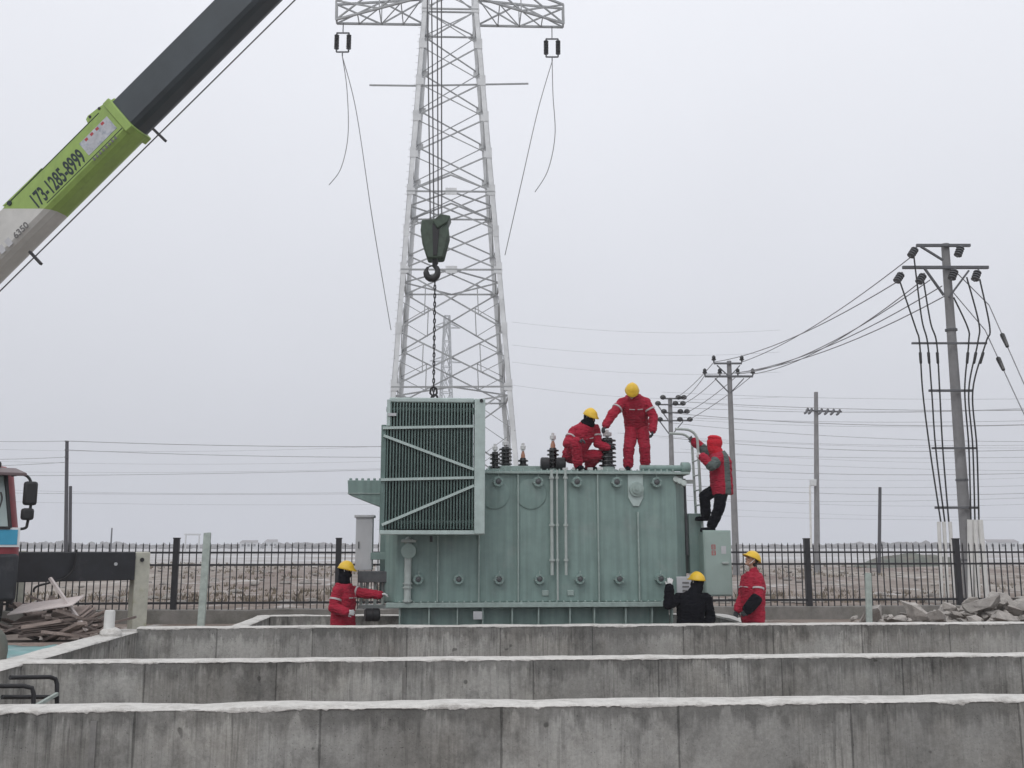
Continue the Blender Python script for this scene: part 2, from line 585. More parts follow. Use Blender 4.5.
def ground_material():
    m = bpy.data.materials.new('winter_ground')
    m.use_nodes = True
    t = m.node_tree
    N, lk = t.nodes.new, t.links.new
    b = t.nodes['Principled BSDF']
    b.inputs['Roughness'].default_value = .95
    b.inputs['Specular IOR Level'].default_value = .15
    tcn = N('ShaderNodeTexCoord')
    P = tcn.outputs['Object']
    sp = N('ShaderNodeSeparateXYZ')
    lk(P, sp.inputs[0])

    def nz(scale, detail=6, rough=.65, st=(1, 1, 1)):
        mp = N('ShaderNodeMapping'); mp.inputs['Scale'].default_value = st
        lk(P, mp.inputs[0])
        n = N('ShaderNodeTexNoise')
        n.inputs['Scale'].default_value = scale
        n.inputs['Detail'].default_value = detail
        n.inputs['Roughness'].default_value = rough
        lk(mp.outputs[0], n.inputs['Vector'])
        return n.outputs['Fac']

    def mr(s, a, bb, c=0, d=1):
        n = N('ShaderNodeMapRange')
        for k, v in zip(('From Min', 'From Max', 'To Min', 'To Max'), (a, bb, c, d)): n.inputs[k].default_value = v
        lk(s, n.inputs['Value'])
        return n.outputs[0]

    def mth(op, a, bb):
        n = N('ShaderNodeMath'); n.operation = op
        for i, s in enumerate((a, bb)):
            if isinstance(s, (int, float)): n.inputs[i].default_value = s
            else: lk(s, n.inputs[i])
        return n.outputs[0]

    def mixc(fac, a, bb):
        n = N('ShaderNodeMixRGB')
        lk(fac, n.inputs[0])
        for i, s in ((1, a), (2, bb)):
            if isinstance(s, tuple): n.inputs[i].default_value = (*s, 1)
            else: lk(s, n.inputs[i])
        return n.outputs[0]

    soil = mixc(mr(nz(.9), .35, .65), (.17, .135, .115), (.30, .255, .225))
    scrub = mixc(mr(nz(.55, 8, .75, (1, .35, 1)), .40, .62), (.225, .195, .17), (.41, .375, .34))
    scrub = mixc(mr(nz(.13, 5, .7, (1, .5, 1)), .45, .65), scrub, (.21, .165, .15))
    snow = (.52, .525, .54)
    # distance bands (real patches of the field): bare soil, scrub, snow further off
    yn = mth('ADD', sp.outputs['Y'], mth('MULTIPLY', mth('SUBTRACT', nz(.06, 4, .6), .5), 46))
    c = mixc(mr(yn, 27, 33), soil, scrub)
    spots = mr(nz(.8, 7, .75, (1, .4, 1)), .56, .66)
    c = mixc(mth('MULTIPLY', spots, .8), c, (.55, .54, .53))
    farsnow = mth('MULTIPLY', mr(yn, 72, 96), mr(nz(.045, 7, .75, (.4, 1, 1)), .36, .58))
    c = mixc(farsnow, c, snow)
    lk(c, b.inputs['Base Color'])
    bp = N('ShaderNodeBump'); bp.inputs['Strength'].default_value = .6; bp.inputs['Distance'].default_value = .06
    lk(nz(7, 6, .7), bp.inputs['Height'])
    lk(bp.outputs[0], b.inputs['Normal'])
    return m


M['ground'] = ground_material()

# ------------------------------------------------------------------ site frame, ground, pits
YAW = R(4.0)
SITE = Matrix.Rotation(YAW, 4, 'Z')
GRADE = 0.52
ZT = 0.67                       # top of the concrete walls
FLOOR = -0.12
UL, V3 = -4.84, 16.95           # left wall centre line, third wall centre line
PB = (-3.45, 5.6, 20.35)        # transformer pit: left, right, back


def S(u, v, z=0.0):
    return SITE @ V((u, v, z))


def ground_z(x, y):
    z = GRADE
    k2 = min(max((y - 17.2) / 1.2, 0), 1) * (1 - min(max((y - 24.1) / .3, 0), 1))
    z -= .25 * k2
    k = min(max((y - 25.5) / 6, 0), 1)
    z += k * (noise.fractal(V((x * .06, y * .06, 0)), 1.0, 2.0, 4) * .16 + noise.fractal(V((x * .35, y * .35, 3)), 1.0, 2.0, 3) * .08)
    if y < 25.5: z += noise.fractal(V((x * .5, y * .5, 5)), 1.0, 2.0, 3) * .025
    return z


def make_ground():
    us = [-2600, -1400, -700, -350, -180, -100] + [-60 + 2.5 * i for i in range(21)] + [UL - .1 - .0] + [PB[0]] + [PB[1]]
    us += [-9, -8, -7.2, -6, -4.1, -2.6, -1.5, 0, 1.5, 3, 4, 6.3, 7, 8, 9] + [10 + 2.5 * i for i in range(21)] + [85, 110, 180, 350, 700, 1400, 2600]
    us += [30.0]
    vs = [-400, -100, -40, -15, -5, 0, 3.0, 5, 7, 9, 11, 13, 15, V3, 18, 19, PB[2], 21, 17.5, 18.5, 22, 23, 23.6, 24, 24.2, 24.5, 25, 26, 27] + [28 + 1.5 * i for i in range(30)] + [75 + 5 * i for i in range(16)] + [165, 190, 230, 280, 350, 450, 600, 900, 1400, 2200, 3400]
    us = sorted(set(round(u, 3) for u in us))
    vs = sorted(set(round(v, 3) for v in vs))
    mb = MB()
    grid = [[mb.bm.verts.new(S(u, v) + V((0, 0, ground_z(u, v)))) for v in vs] for u in us]
    for i in range(len(us) - 1):
        for j in range(len(vs) - 1):
            uc, vc = (us[i] + us[i + 1]) / 2, (vs[j] + vs[j + 1]) / 2
            if UL - .1 < uc < 30 and 3 < vc < V3: continue
            if PB[0] < uc < PB[1] and V3 < vc < PB[2]: continue
            mb.bm.faces.new((grid[i][j], grid[i + 1][j], grid[i + 1][j + 1], grid[i][j + 1]))
    o = mb.build('ground', M['ground'], smooth=True, sharp=180)
    o['kind'] = 'structure'
    fl = MB()
    fl.faces([S(UL - .1, 3, -.6), S(30, 3, -.6), S(30, V3, -.6), S(UL - .1, V3, -.6)], [(0, 1, 2, 3)])
    fl.faces([S(PB[0], V3, FLOOR), S(PB[1], V3, FLOOR), S(PB[1], PB[2], FLOOR), S(PB[0], PB[2], FLOOR)], [(0, 1, 2, 3)])
    o = fl.build('pit_floor', M['ground'])
    o['kind'] = 'structure'


make_ground()

WALLG = 'poured concrete walls of the oil pit'


def concrete_wall(u0, v0, u1, v1, th, zb, zt, label, rag=.05, top=True, seams=(), mat='conc', seed=0, lip=.012):
    """a poured wall along a line in the site frame, with a ragged pale mortar cap along its top"""
    a, b = S(u0, v0), S(u1, v1)
    ln = (b - a).length
    ang = math.atan2((b - a).y, (b - a).x)
    T = thing('concrete_wall', label, 'wall', (a.x, a.y, 0), ang, WALLG)
    bm = MB()
    n = max(int(ln / .12), 4)
    capz = .016 if top else 0
    hz = zt - capz
    rows = [zb, zb + .3, hz - .25, hz]
    front, back = [], []
    for i in range(n + 1):
        x = ln * i / n
        wob = noise.noise(V((x * .6, seed, 0))) * .008
        wz = noise.noise(V((x * .9, seed, 4))) * .008
        front.append([bm.bm.verts.new((x, -th / 2 + wob, z + (wz if z == hz else 0))) for z in rows])
        back.append([bm.bm.verts.new((x, th / 2 + wob, z + (wz if z == hz else 0))) for z in rows])
    for i in range(n):
        for j in range(len(rows) - 1):
            bm.bm.faces.new((front[i][j], front[i + 1][j], front[i + 1][j + 1], front[i][j + 1]))
            bm.bm.faces.new((back[i][j + 1], back[i + 1][j + 1], back[i + 1][j], back[i][j]))
        bm.bm.faces.new((front[i][-1], front[i + 1][-1], back[i + 1][-1], back[i][-1]))
    for k in (0, n):
        for j in range(len(rows) - 1):
            bm.bm.faces.new((front[k][j], front[k][j + 1], back[k][j + 1], back[k][j]))
    bm.build('wall_body', M[mat], T, sharp=50)
    if top:
        cp = MB()
        n2 = max(int(ln / .022), 8)
        prev = None
        for i in range(n2 + 1):
            x = ln * i / n2
            q = V((x * 4.0, seed * 3.1, 0))
            dr = rag * (.26 + .55 * noise.fractal(q, 1.0, 2.1, 5) + .38 * noise.noise(V((x * 23, seed, 1))) + max(0, noise.noise(V((x * 1.1, seed, 9)))) * .55)
            dr = max(dr, .004)
            zz = zt + noise.fractal(V((x * 1.3, seed, 2)), 1.0, 2.0, 4) * .012
            lp = lip * .6 + .007 * noise.noise(V((x * 6, seed, 7)))
            yf, yb = -th / 2 - max(lp, .004), th / 2 + .012
            ring = [cp.bm.verts.new(p) for p in ((x, yf + .002, hz - dr), (x, yf - .002, hz - dr * .4), (x, yf + .008, zz - .006), (x, -th * .2, zz + .004 * noise.noise(V((x * 5, 1, seed)))), (x, th * .2, zz),
                                                 (x, yb, zz - .008), (x, yb, hz - .03), (x, th / 2 - .02, hz - .03), (x, -th / 2 + .02, hz - dr * .9))]
            if prev:
                for k in range(len(ring)):
                    cp.bm.faces.new((prev[k], prev[(k + 1) % len(ring)], ring[(k + 1) % len(ring)], ring[k]))
            else:
                cp.bm.faces.new(ring[::-1])
            prev = ring
        cp.bm.faces.new(prev)
        cp.build('coping', M['conc_top'], T, sharp=60)
    for s, wd, mt in seams:
        jb = MB()
        jb.box((s, -th / 2 - .003, (zb + hz) / 2 - .03), (wd, .022, hz - zb - .1))
        jb.build('joint_strip', M[mt], T)
    return T


V1, V2 = 8.98, 12.5
concrete_wall(UL, V1, 24, V1, .34, -.6, ZT, 'nearest concrete pit wall with thick ragged mortar along its top edge', .038,
              seams=((2.0, .05, 'conc_old'),), seed=1)
concrete_wall(UL, V2, 24, V2, .32, -.6, ZT, 'middle concrete pit wall, second of the three from the front', .034, seed=2,
              seams=((4.42, .045, 'conc_old'),))
concrete_wall(UL, V3, 24, V3, .32, -.6, ZT + .045, 'concrete pit wall directly in front of the green transformer and the standing workers', .034, seed=3,
              seams=((2.55, .03, 'conc_old'),))
concrete_wall(UL - .2, 3.0, UL - .2, V3 + .16, .42, -.6, ZT - .012, 'broad topped concrete wall running back along the left side of the pit', .02, seed=4)
concrete_wall(PB[0], V3 + .16, PB[0], PB[2] + .1, .26, -.4, ZT - .02, 'short concrete wall behind the worker with outstretched arm, running back towards the fence', .015, seed=5)
concrete_wall(PB[1], V3 + .16, PB[1], PB[2] + .1, .26, -.4, ZT - .02, 'short concrete wall running back beside the worker who looks up', .015, seed=6)
concrete_wall(PB[0] + .13, PB[2], PB[1] - .13, PB[2], .26, -.4, ZT - .006, 'low concrete wall behind the transformer closing the far side of its pit', .02, seed=7)

# ------------------------------------------------------------------ fence
FY = R(5.5)
fo = at(512, 546, 24.0)
FT = thing('iron_fence', 'long black iron picket fence with spear tips along the far edge of the site', 'fence', (fo.x, fo.y, 0), FY)


def fx(px):
    return ploc(FT, px, 575, 0).x


post_px = [175 - 163 * 2, 175 - 163, 175, 338, 496, 653, 808, 958, 1105, 1250]
posts = [fx(p) for p in post_px]
for zz, hh in ((1.85, .045), (1.57, .045), (.715, .05)):
    MB().box(((posts[0] + posts[-1]) / 2, 0, zz), (posts[-1] - posts[0], .04, hh)).build('rail', M['fence'], FT)
for i, xp in enumerate(posts):
    b = MB()
    b.box((xp, 0, 1.28), (.13, .13, 1.76))
    b.prism([(xp - .075, -.075, 2.16), (xp + .075, -.075, 2.16), (xp + .075, .075, 2.16), (xp - .075, .075, 2.16)], (0, 0, .03))
    b.build('post', M['fence'], FT, bevel=.008)
    if i + 1 < len(posts):
        b = MB()
        n = 24
        for k in range(1, n):
            x = xp + (posts[i + 1] - xp) * k / n + random.uniform(-.006, .006)
            ht = 2.05 + random.uniform(-.01, .01)
            ln = random.uniform(-.006, .006)
            b.bar((x, -.004, .56), (x + ln, -.004, ht - .06), .022, .022)
            b.lathe([(.016, 0), (.02, .012), (.002, .09)], (x + ln, -.004, ht - .06), n=6)
        b.build('picket_panel', M['fence'], FT, smooth=False)
bw = MB()
n = 160
prev = None
x0, x1 = posts[0], posts[-1]
for i in range(n + 1):
    x = x0 + (x1 - x0) * i / n
    z = .57 + noise.fractal(V((x * .7, 3, 0)), 1.0, 2.0, 4) * .02
    ring = [bw.bm.verts.new(p) for p in ((x, -.17, .2), (x, -.17 + noise.noise(V((x, 0, 0))) * .01, z - .01), (x, -.15, z), (x, .17, z), (x, .17, .2))]
    if prev:
        for k in range(4): bw.bm.faces.new((prev[k], prev[k + 1], ring[k + 1], ring[k]))
    prev = ring
o = bw.build('fence_base_wall', M['conc_low'])
o.matrix_basis = FT.matrix_basis.copy()
tag(o, 'low weathered concrete footing wall carrying the black picket fence', 'wall')

# ------------------------------------------------------------------ transmission tower
td = 62.0
tc_ = at(455, 395, td)
tx = -3.50 * td / 60
TW = thing('transmission_tower', 'tall galvanised steel lattice tower with square body rising behind the transformer', 'pylon', (tx, td, 0), YAW * .8)
TW.rotation_euler = (0, R(-.75), YAW * .8)
ZB_, ZARM = .5, 36.4


def hw(z):
    return 3.58 - .0692 * (z - 11) if z < 37 else 1.78 - .03 * (z - 37)


def corner(sx, sy, z):
    return V((sx * hw(z), sy * hw(z), z))


for sx in (-1, 1):
    for sy in (-1, 1):
        b = MB()
        segs = [.4, 6, 11.3, 14.8, 18.6, 21, 23.7, 26.2, 28.7, 31.2, 33.8, ZARM, 40, 44]
        for z0, z1 in zip(segs, segs[1:]):
            b.angle(corner(sx, sy, z0), corner(sx, sy, z1), .30, .035, (-sx, 0, 0), (0, -sy, 0))
            # splice plates where leg segments meet
            c = corner(sx, sy, z0)
            b.box(c + V((-sx * .16, sy * .02, .1)), (.36, .03, .7))
            b.box(c + V((sx * .02, -sy * .16, .1)), (.03, .36, .7))
        if sx == -1 and sy == -1:
            for k in range(80):
                c = corner(sx, sy, 3 + k * .5)
                b.bar(c, c + V((-.16, 0, 0)), .02)
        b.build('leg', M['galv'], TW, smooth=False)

panels = [(.5, 6), (6, 11.3), (11.3, 14.8), (14.8, 18.6), (18.6, 21.2), (21.2, 23.7), (23.7, 26.2), (26.2, 28.7), (28.7, 31.2), (31.2, 33.8), (33.8, ZARM), (ZARM, 38.2), (38.2, 41), (41, 44)]
for face in range(4):
    rot = Matrix.Rotation(face * math.pi / 2, 3, 'Z')
    b = MB()
    P2 = lambda s, z, dy=0.0: rot @ V((s * hw(z), -hw(z) + dy, z))
    for i, (z0, z1) in enumerate(panels):
        wd = .09 if z0 < 23 else .09
        if z0 < 18 :
            # large X with redundant members
            b.bar(P2(-1, z0), P2(1, z1), wd, .05, rot @ V((0, -1, 0)))
            b.bar(P2(1, z0, .12), P2(-1, z1, .12), wd, .05, rot @ V((0, -1, 0)))
            zm = (z0 + z1) / 2
            for s in (-1, 1):
                q = P2(s * .5, z0 + (z1 - z0) * .25, .06)
                q2 = P2(s * .5, z0 + (z1 - z0) * .75, .06)
                b.bar(q, q2, .06, .04)
                b.bar(q, P2(s, zm, .06), .06, .04)
                b.bar(q2, P2(s, zm, .06), .06, .04)
        elif z0 < 23:
            zm = (z0 + z1) / 2
            b.bar(P2(-1, z0), P2(1, z1), wd, .05, rot @ V((0, -1, 0)))
            b.bar(P2(1, z0, .12), P2(-1, z1, .12), wd, .05, rot @ V((0, -1, 0)))
        else:
            b.bar(P2(-1, z0), P2(1, z1), wd, .05, rot @ V((0, -1, 0)))
            b.bar(P2(1, z0, .12), P2(-1, z1, .12), wd * .65, .04, rot @ V((0, -1, 0)))
        if z0 in (11.3, 18.6, 23.7, ZARM, 38.2, 41):
            b.bar(P2(-1, z0), P2(1, z0), .095, .095)
            if z0 == 23.7:
                b.bar(P2(-1, z0 - .0), P2(0, z0 + 1.1, 0), .09)
                b.bar(P2(1, z0 - .0), P2(0, z0 + 1.1, 0), .09)
    # horizontal diaphragm half of this face
    for z in (11.3, 18.6, 23.7):
        b.bar(P2(0, z), rot @ V((hw(z), 0, z)), .08)
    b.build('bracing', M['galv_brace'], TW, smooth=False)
for z in (11.3, 18.6, 23.7, 26.2, 28.7, 31.2, 33.8, ZARM):
    for s in (-1, 1):
        for sy in (-1, 1):
            MB().box(V((s * (hw(z) - .22), sy * (hw(z) + .03), z)), (.5, .03, .42)).build('gusset_plate', M['galv'], TW, smooth=False)
    if z in (23.7, 18.6): MB().box(V((0, -hw(z) - .03, z)), (.7, .03, .45)).build('gusset_plate', M['galv'], TW, smooth=False)
for s in (-1, 1):
    b = MB()
    tip = V((s * 7.55, 0, ZARM))
    zu = 38.2
    for sy in (-1, 1):
        c0, c1 = corner(s, sy, ZARM + .85), corner(s, sy, zu + .9)
        tp = tip + V((0, sy * .25, 0))
        up = tip + V((0, sy * .25, 1.35))
        b.bar(c0, tp, .13)
        b.bar(c1, up, .13)
        b.bar(tp, up, .12)
        k0, k1 = c0.lerp(tp, .5), c1.lerp(up, .5)
        b.bar(k0, k1, .07)
        b.bar(c0, k1, .09); b.bar(k0, c1, .09)
        b.bar(k0, up, .09); b.bar(k1, tp, .09)
    for f in (0, .25, .5, .75, 1):
        a0, a1 = corner(s, -1, ZARM + .85).lerp(tip + V((0, -.25, 0)), f), corner(s, 1, ZARM + .85).lerp(tip + V((0, .25, 0)), f)
        b.bar(a0, a1, .07)
        if f < 1:
            g = f + .25
            b.bar(a0, corner(s, 1, ZARM + .85).lerp(tip + V((0, .25, 0)), g), .06)
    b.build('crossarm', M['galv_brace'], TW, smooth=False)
b = MB()
zs = 31.75
b.bar((-5.3, -.4, zs), (-hw(zs), -.4, zs), .09); b.bar((hw(zs), -.4, zs + .15), (5.1, -.4, zs + .25), .09)
b.bar((-hw(zs), -.4, zs), (hw(zs), -.4, zs + .15), .09)
b.build('side_bar', M['galv_brace'], TW, smooth=False)


# insulator sets hanging from the crossarm tips, loose conductors hanging from them
def insulator_set(px, py0, py1, side):
    tip = TW.matrix_basis @ V((side * 7.5, 0, ZARM - .1))
    d = tip.y
    p = at(px, py0, d)
    tip.x = p.x
    top = V((p.x, d, p.z))
    zlo = at(px, py1, d).z - top.z
    T = thing('insulator_set', 'twin insulator strings in a rectangular yoke under the %s crossarm tip of the lattice tower' % ('left' if side < 0 else 'right'),
              'insulator', top, 0, 'insulator sets on the lattice tower')
    b = MB()
    b.bar((0, 0, tip.z - top.z), (0, 0, 0), .06)
    b.bar((-.42, 0, 0), (.42, 0, 0), .08)
    b.build('top_yoke', M['polesteel'], T)
    b = MB()
    b.bar((-.40, 0, zlo), (.40, 0, zlo), .08)
    b.bar((0, 0, zlo), (0, 0, zlo - .3), .07)
    b.build('bottom_yoke', M['polesteel'], T)
    for s in (-1, 1):
        i_ = MB()
        prof = [(.05, 0)]
        nn = 9
        for k in range(nn):
            z = zlo * (.12 + .76 * k / nn)
            prof += [(.05, z), (.17, z + zlo * .012), (.15, z + zlo * .04), (.05, z + zlo * .05)]
        prof += [(.05, zlo)]
        i_.lathe(prof, (s * .40, 0, 0), n=12)
        i_.build('insulator_string', M['porcelain'], T)
    return top + V((0, 0, zlo - .3))


def spline(pts, n=10):
    pts = [V(p) for p in pts]
    out = []
    for i in range(len(pts) - 1):
        p0 = pts[max(i - 1, 0)]; p1 = pts[i]; p2 = pts[i + 1]; p3 = pts[min(i + 2, len(pts) - 1)]
        for k in range(n):
            t = k / n
            out.append(.5 * ((2 * p1) + (-p0 + p2) * t + (2 * p0 - 5 * p1 + 4 * p2 - p3) * t * t + (-p0 + 3 * p1 - 3 * p2 + p3) * t ** 3))
    out.append(pts[-1])
    return out


M['wire_far'] = pm('haze_faded_aluminium_wire', (.36, .365, .38), .6, .2, var=.2, scale=3, bump=0)  # paler copy for the long background wires, distance fading put into the colour


def cable(name, pts, r, mat, label, cat, group=None, n=6):
    o = MB().tube(pts, r, n).build(name, M[mat], origin=V(pts[0]))
    return tag(o, label, cat, group)


cl_ = insulator_set(343, 33, 52, -1)
cr_ = insulator_set(552, 39, 57, 1)
dd = td
cable('conductor', spline([cl_, at(356, 110, dd), at(371, 210, dd), at(380, 265, dd + 4), at(391, 330, dd + 8)]), .028, 'wire', 'long loose conductor hanging from the left insulator set down beside the lattice tower', 'cable', 'loose conductors on the tower')
cable('conductor', spline([cl_, at(347, 90, dd), at(348, 135, dd), at(341, 168, dd), at(329, 185, dd)]), .028, 'wire', 'short loose conductor tail curling away left under the left insulator set', 'cable', 'loose conductors on the tower')
cable('conductor', spline([cr_, at(538, 110, dd), at(522, 180, dd), at(505, 255, dd + 5)]), .028, 'wire', 'long loose conductor slanting from the right insulator set towards the tower leg', 'cable', 'loose conductors on the tower')
cable('conductor', spline([cr_, at(553, 95, dd), at(555, 135, dd), at(548, 170, dd), at(535, 192, dd)]), .028, 'wire', 'short loose conductor tail curling under the right insulator set', 'cable', 'loose conductors on the tower')


# second, far pylon seen faintly through the first
def far_pylon(px, py_top, d, label, W=6.0):
    base = at(px, 546, d)
    top = at(px, py_top, d).z
    T = thing('transmission_tower', label, 'pylon', (base.x, d, 0), .3)
    h = lambda z: W / 2 * (1 - z / top) + .8
    for sx in (-1, 1):
        for sy in (-1, 1):
            MB().bar((sx * h(0), sy * h(0), .3), (sx * h(top), sy * h(top), top), .32).build('leg', M['galv_brace'], T, smooth=False)
    b = MB()
    zz = [.3 + (top - .3) * k / 9 for k in range(10)]
    for z0, z1 in zip(zz, zz[1:]):
        for f in range(4):
            rot = Matrix.Rotation(f * math.pi / 2, 3, 'Z')
            q = lambda s, z: rot @ V((s * h(z), -h(z), z))
            b.bar(q(-1, z0), q(1, z1), .22); b.bar(q(1, z0), q(-1, z1), .22)
            b.bar(q(-1, z1), q(1, z1), .22)
    b.build('bracing', M['galv_brace'], T, smooth=False)
    for za, wa in ((top * .62, 7.0), (top * .80, 5.5), (top * .95, 4.5)):
        for s in (-1, 1):
            b = MB()
            for sy in (-1, 1):
                b.bar((s * h(za), sy * h(za), za), (s * wa, 0, za), .2)
                b.bar((s * h(za), sy * h(za), za + 1.6), (s * wa, 0, za), .2)
            b.build('crossarm', M['galv_brace'], T, smooth=False)


far_pylon(444.5, 316, 320, 'far faint lattice pylon seen through the big tower above the hanging radiator', 5.0)

# ------------------------------------------------------------------ utility poles and wires
def cpole(px, py_top, d, r0, r1, name, label, cat='utility pole', mat='polecon', zb=None, group=None, lean=0.0):
    top = at(px, py_top, d)
    T = thing(name, label, cat, (top.x, d, ground_z(top.x, d) - .1 if zb is None else zb), 0, group)
    ht = top.z - T.location.z
    prof = [(r0 + (r1 - r0) * k / 6, ht * k / 6) for k in range(7)]
    MB().lathe(prof, n=14).build('pole_shaft', M[mat], T)
    if lean:
        T.location.x -= lean * ht
        T.rotation_euler = (0, math.atan(lean), 0)
    return T, ht


def arm(T, z, x0, x1, y=0.0, w_=.09, name='crossarm', rot=0.0):
    dx = V((math.cos(rot), math.sin(rot), 0))
    b = MB().bar(dx * x0 + V((0, y, z)), dx * x1 + V((0, y, z)), w_, w_)
    return b.build(name, M['polesteel'], T, bevel=.006)


def pinins(T, p, s=1.0):
    prof = [(.02, 0), (.02, .06), (.055, .07), (.06, .11), (.04, .13), (.05, .15), (.045, .2), (.015, .24)]
    MB().lathe([(r * s * 1.35, z * s) for r, z in prof], p, n=8).build('insulator', M['porcelain'], T)


# the big pole with cable terminations on the right
BP, bh = cpole(945, 244, 29.0, .18, .115, 'utility_pole', 'thick concrete pole with two crossarms and cables running down into white conduits at right')
bz = lambda py: at(950, py, 29).z - BP.location.z
bx = lambda px, py: at(px, py, 28.8).x - BP.location.x
arm(BP, bz(247), bx(917, 247), bx(971, 247), -.16, .085)
arm(BP, bz(269), bx(903, 269), bx(989, 269), -.17, .09)
for (xa, ya, xb, yb) in ((920, 249, 943, 262), (924, 271, 944, 297), (968, 273, 949, 299)):
    MB().bar((bx(xa, ya), -.26, bz(ya)), (bx(xb, yb), -.2, bz(yb)), .07, .05).build('arm_brace', M['polesteel'], BP)
for py, xa, xb, thk in ((345, 911, 986, .06), (392, 928, 972, .07), (449, 931, 976, .06), (508, 934, 978, .07)):
    arm(BP, bz(py), bx(xa, py), bx(xb, py), -.26, thk, 'cable_bracket')
ends = {}
for px, py in ((912, 255), (898, 280), (920, 281), (958, 254), (952, 277), (975, 278)):
    p0 = V((bx(px, py), -.3, bz(py)))
    b = MB()
    prof = [(.03, 0)]
    for k in range(4): prof += [(.035, .06 + k * .08), (.12, .07 + k * .08), (.11, .10 + k * .08), (.035, .115 + k * .08)]
    prof += [(.03, .42)]
    q = V((.16, .05, .22)) if px < 945 else V((.12, .05, .24))
    b.lathe(prof, p0 - q * .8, q, n=12)
    b.build('strain_insulator', M['polesteel'], BP)
tops = [(898, 283, 914, 330, 918, 345, 921, 392, 928, 449, 939, 522), (912, 256, 920, 320, 926, 345, 930, 392, 934, 449, 943, 522), (922, 284, 929, 325, 935, 345, 938, 392, 941, 449, 947, 522),
        (952, 300, 966, 330, 967, 345, 963, 392, 967, 449, 969, 520), (965, 280, 977, 325, 976, 345, 967, 392, 971, 449, 973, 520), (978, 282, 988, 330, 984, 345, 971, 392, 975, 449, 977, 520)]
for t_ in tops:
    pts = [V((bx(t_[i], t_[i + 1]), -.32, bz(t_[i + 1]))) for i in range(0, 12, 2)]
    sp_ = spline(pts, 8)
    MB().tube(sp_, .024, 8).build('down_cable', M['black'], BP)
    p = pts[2].lerp(pts[3], .22); q_ = pts[2].lerp(pts[3], .42)
    MB().capsule(p, q_, .045, .04, 8).build('cable_termination', M['black'], BP)
for px0, px1 in ((937, 939), (942, 945), (948, 952)):
    MB().tube([V((bx(px0, 520), -.32, bz(522))), V((bx(px1 + 1, 596), -.3, bz(597)))], .052, 12).build('conduit', M['conduit'], BP)
for px0, px1 in ((968, 969), (973, 976), (978, 985)):
    MB().tube([V((bx(px0, 520), -.32, bz(520))), V((bx(px1, 596), -.3, bz(597)))], .075, 12).build('conduit', M['conduit'], BP)
for py in (330, 480, 560): MB().lathe([(.175, -.03), (.175, .03)], (0, 0, bz(py)), n=16).build('steel_clamp', M['polesteel'], BP)
for a, b2, lab in (((989, 305, 29), (1040, 420, 27), 'upper'), ((985, 330, 29), (1036, 440, 27), 'lower')):
    P0, P1 = at(*a), at(*b2)
    T = thing('guy_wire', '%s guy wire with strain link slanting right from the thick concrete pole' % lab, 'guy wire', P0, 0, 'guy wires of the thick pole')
    P_ = V((BP.location.x + .1, 29, P0.z + 1.2))
    MB().tube([P_ - P0, V((0, 0, 0)), P1 - P0, (P1 - P0) * 1.9], .014, 6).build('strand', M['wire'], T)
    q = (P1 - P0)
    MB().capsule(q * .28, q * .38, .07, .05, 8).build('strain_link', M['porcelain'], T)

# pole behind the climber
P2_, h2 = cpole(729, 361, 50.0, .175, .115, 'utility_pole', 'concrete pole with two bracketed crossarms behind the climbing worker')
z2 = lambda py: at(730, py, 50).z - P2_.location.z
x2 = lambda px, py: at(px, py, 49.8).x - P2_.location.x
arm(P2_, z2(364), x2(714, 364), x2(742, 364), -.16, .09)
arm(P2_, z2(377), x2(705, 377), x2(753, 377), -.18, .1)
for xa, ya, xb, yb in ((717, 366, 728, 376), (740, 366, 731, 376), (715, 379, 729, 393), (744, 379, 731, 393)):
    MB().bar((x2(xa, ya), -.2, z2(ya)), (x2(xb, yb), -.16, z2(yb)), .06, .05).build('arm_brace', M['polesteel'], P2_)
for px, py in ((714, 363), (742, 363), (705, 376), (720, 376), (738, 376), (753, 376)):
    pinins(P2_, (x2(px, py), -.18, z2(py)), 1.5)

# insulator-laden pole above the transformer
P3_, h3 = cpole(670, 398, 64.0, .2, .13, 'utility_pole', 'distant pole with three crowded crossarms rising above the transformer ladder')
z3 = lambda py: at(671, py, 64).z - P3_.location.z
x3 = lambda px, py: at(px, py, 63.8).x - P3_.location.x
for py, xa, xb in ((399, 663, 684), (405, 658, 683), (413, 664, 687), (421, 660, 690)):
    arm(P3_, z3(py), x3(xa, py), x3(xb, py), -.18, .09)
    for px in (xa, (xa + xb) / 2 + 5, xb):
        MB().ellip((x3(px, py), -.2, z3(py) + .08), .2, .2, .16, n=8, m=6).build('insulator', M['porcelain'], P3_)
for xa, ya, xb, yb in ((658, 406, 668, 420), (660, 422, 669, 434), (683, 422, 673, 434)):
    MB().bar((x3(xa, ya), -.2, z3(ya)), (x3(xb, yb), -.16, z3(yb)), .07, .06).build('arm_brace', M['polesteel'], P3_)

# pole with bunched cables
P4_, h4 = cpole(816, 392, 60.0, .18, .12, 'utility_pole', 'slim concrete pole with one drooping bunched crossarm, standing alone mid-right', lean=.042)
z4 = lambda py: at(816, py, 60).z - P4_.location.z
x4 = lambda px, py: at(px, py, 59.8).x - P4_.location.x - .042 * z4(py)
arm(P4_, z4(411), x4(806, 411), x4(842, 411), -.16, .1)
for px in (808, 812, 822, 828, 834, 840):
    MB().tube(spline([V((x4(px, 409), -.2, z4(409))), V((x4(px - 2, 413), -.25, z4(413))), V((x4(px - 4, 414.5), -.25, z4(414.5)))], 5), .07, 6).build('drop_loop', M['polesteel'], P4_)
MB().box((x4(813, 482), -.2, z4(483)), (.35, .3, .4)).build('junction_box', M['galv'], P4_, bevel=.03)
MB().tube([V((x4(810, 486), -.2, z4(486))), V((x4(811, 546), -.2, z4(548)))], .06, 8).build('conduit', M['conduit'], P4_)

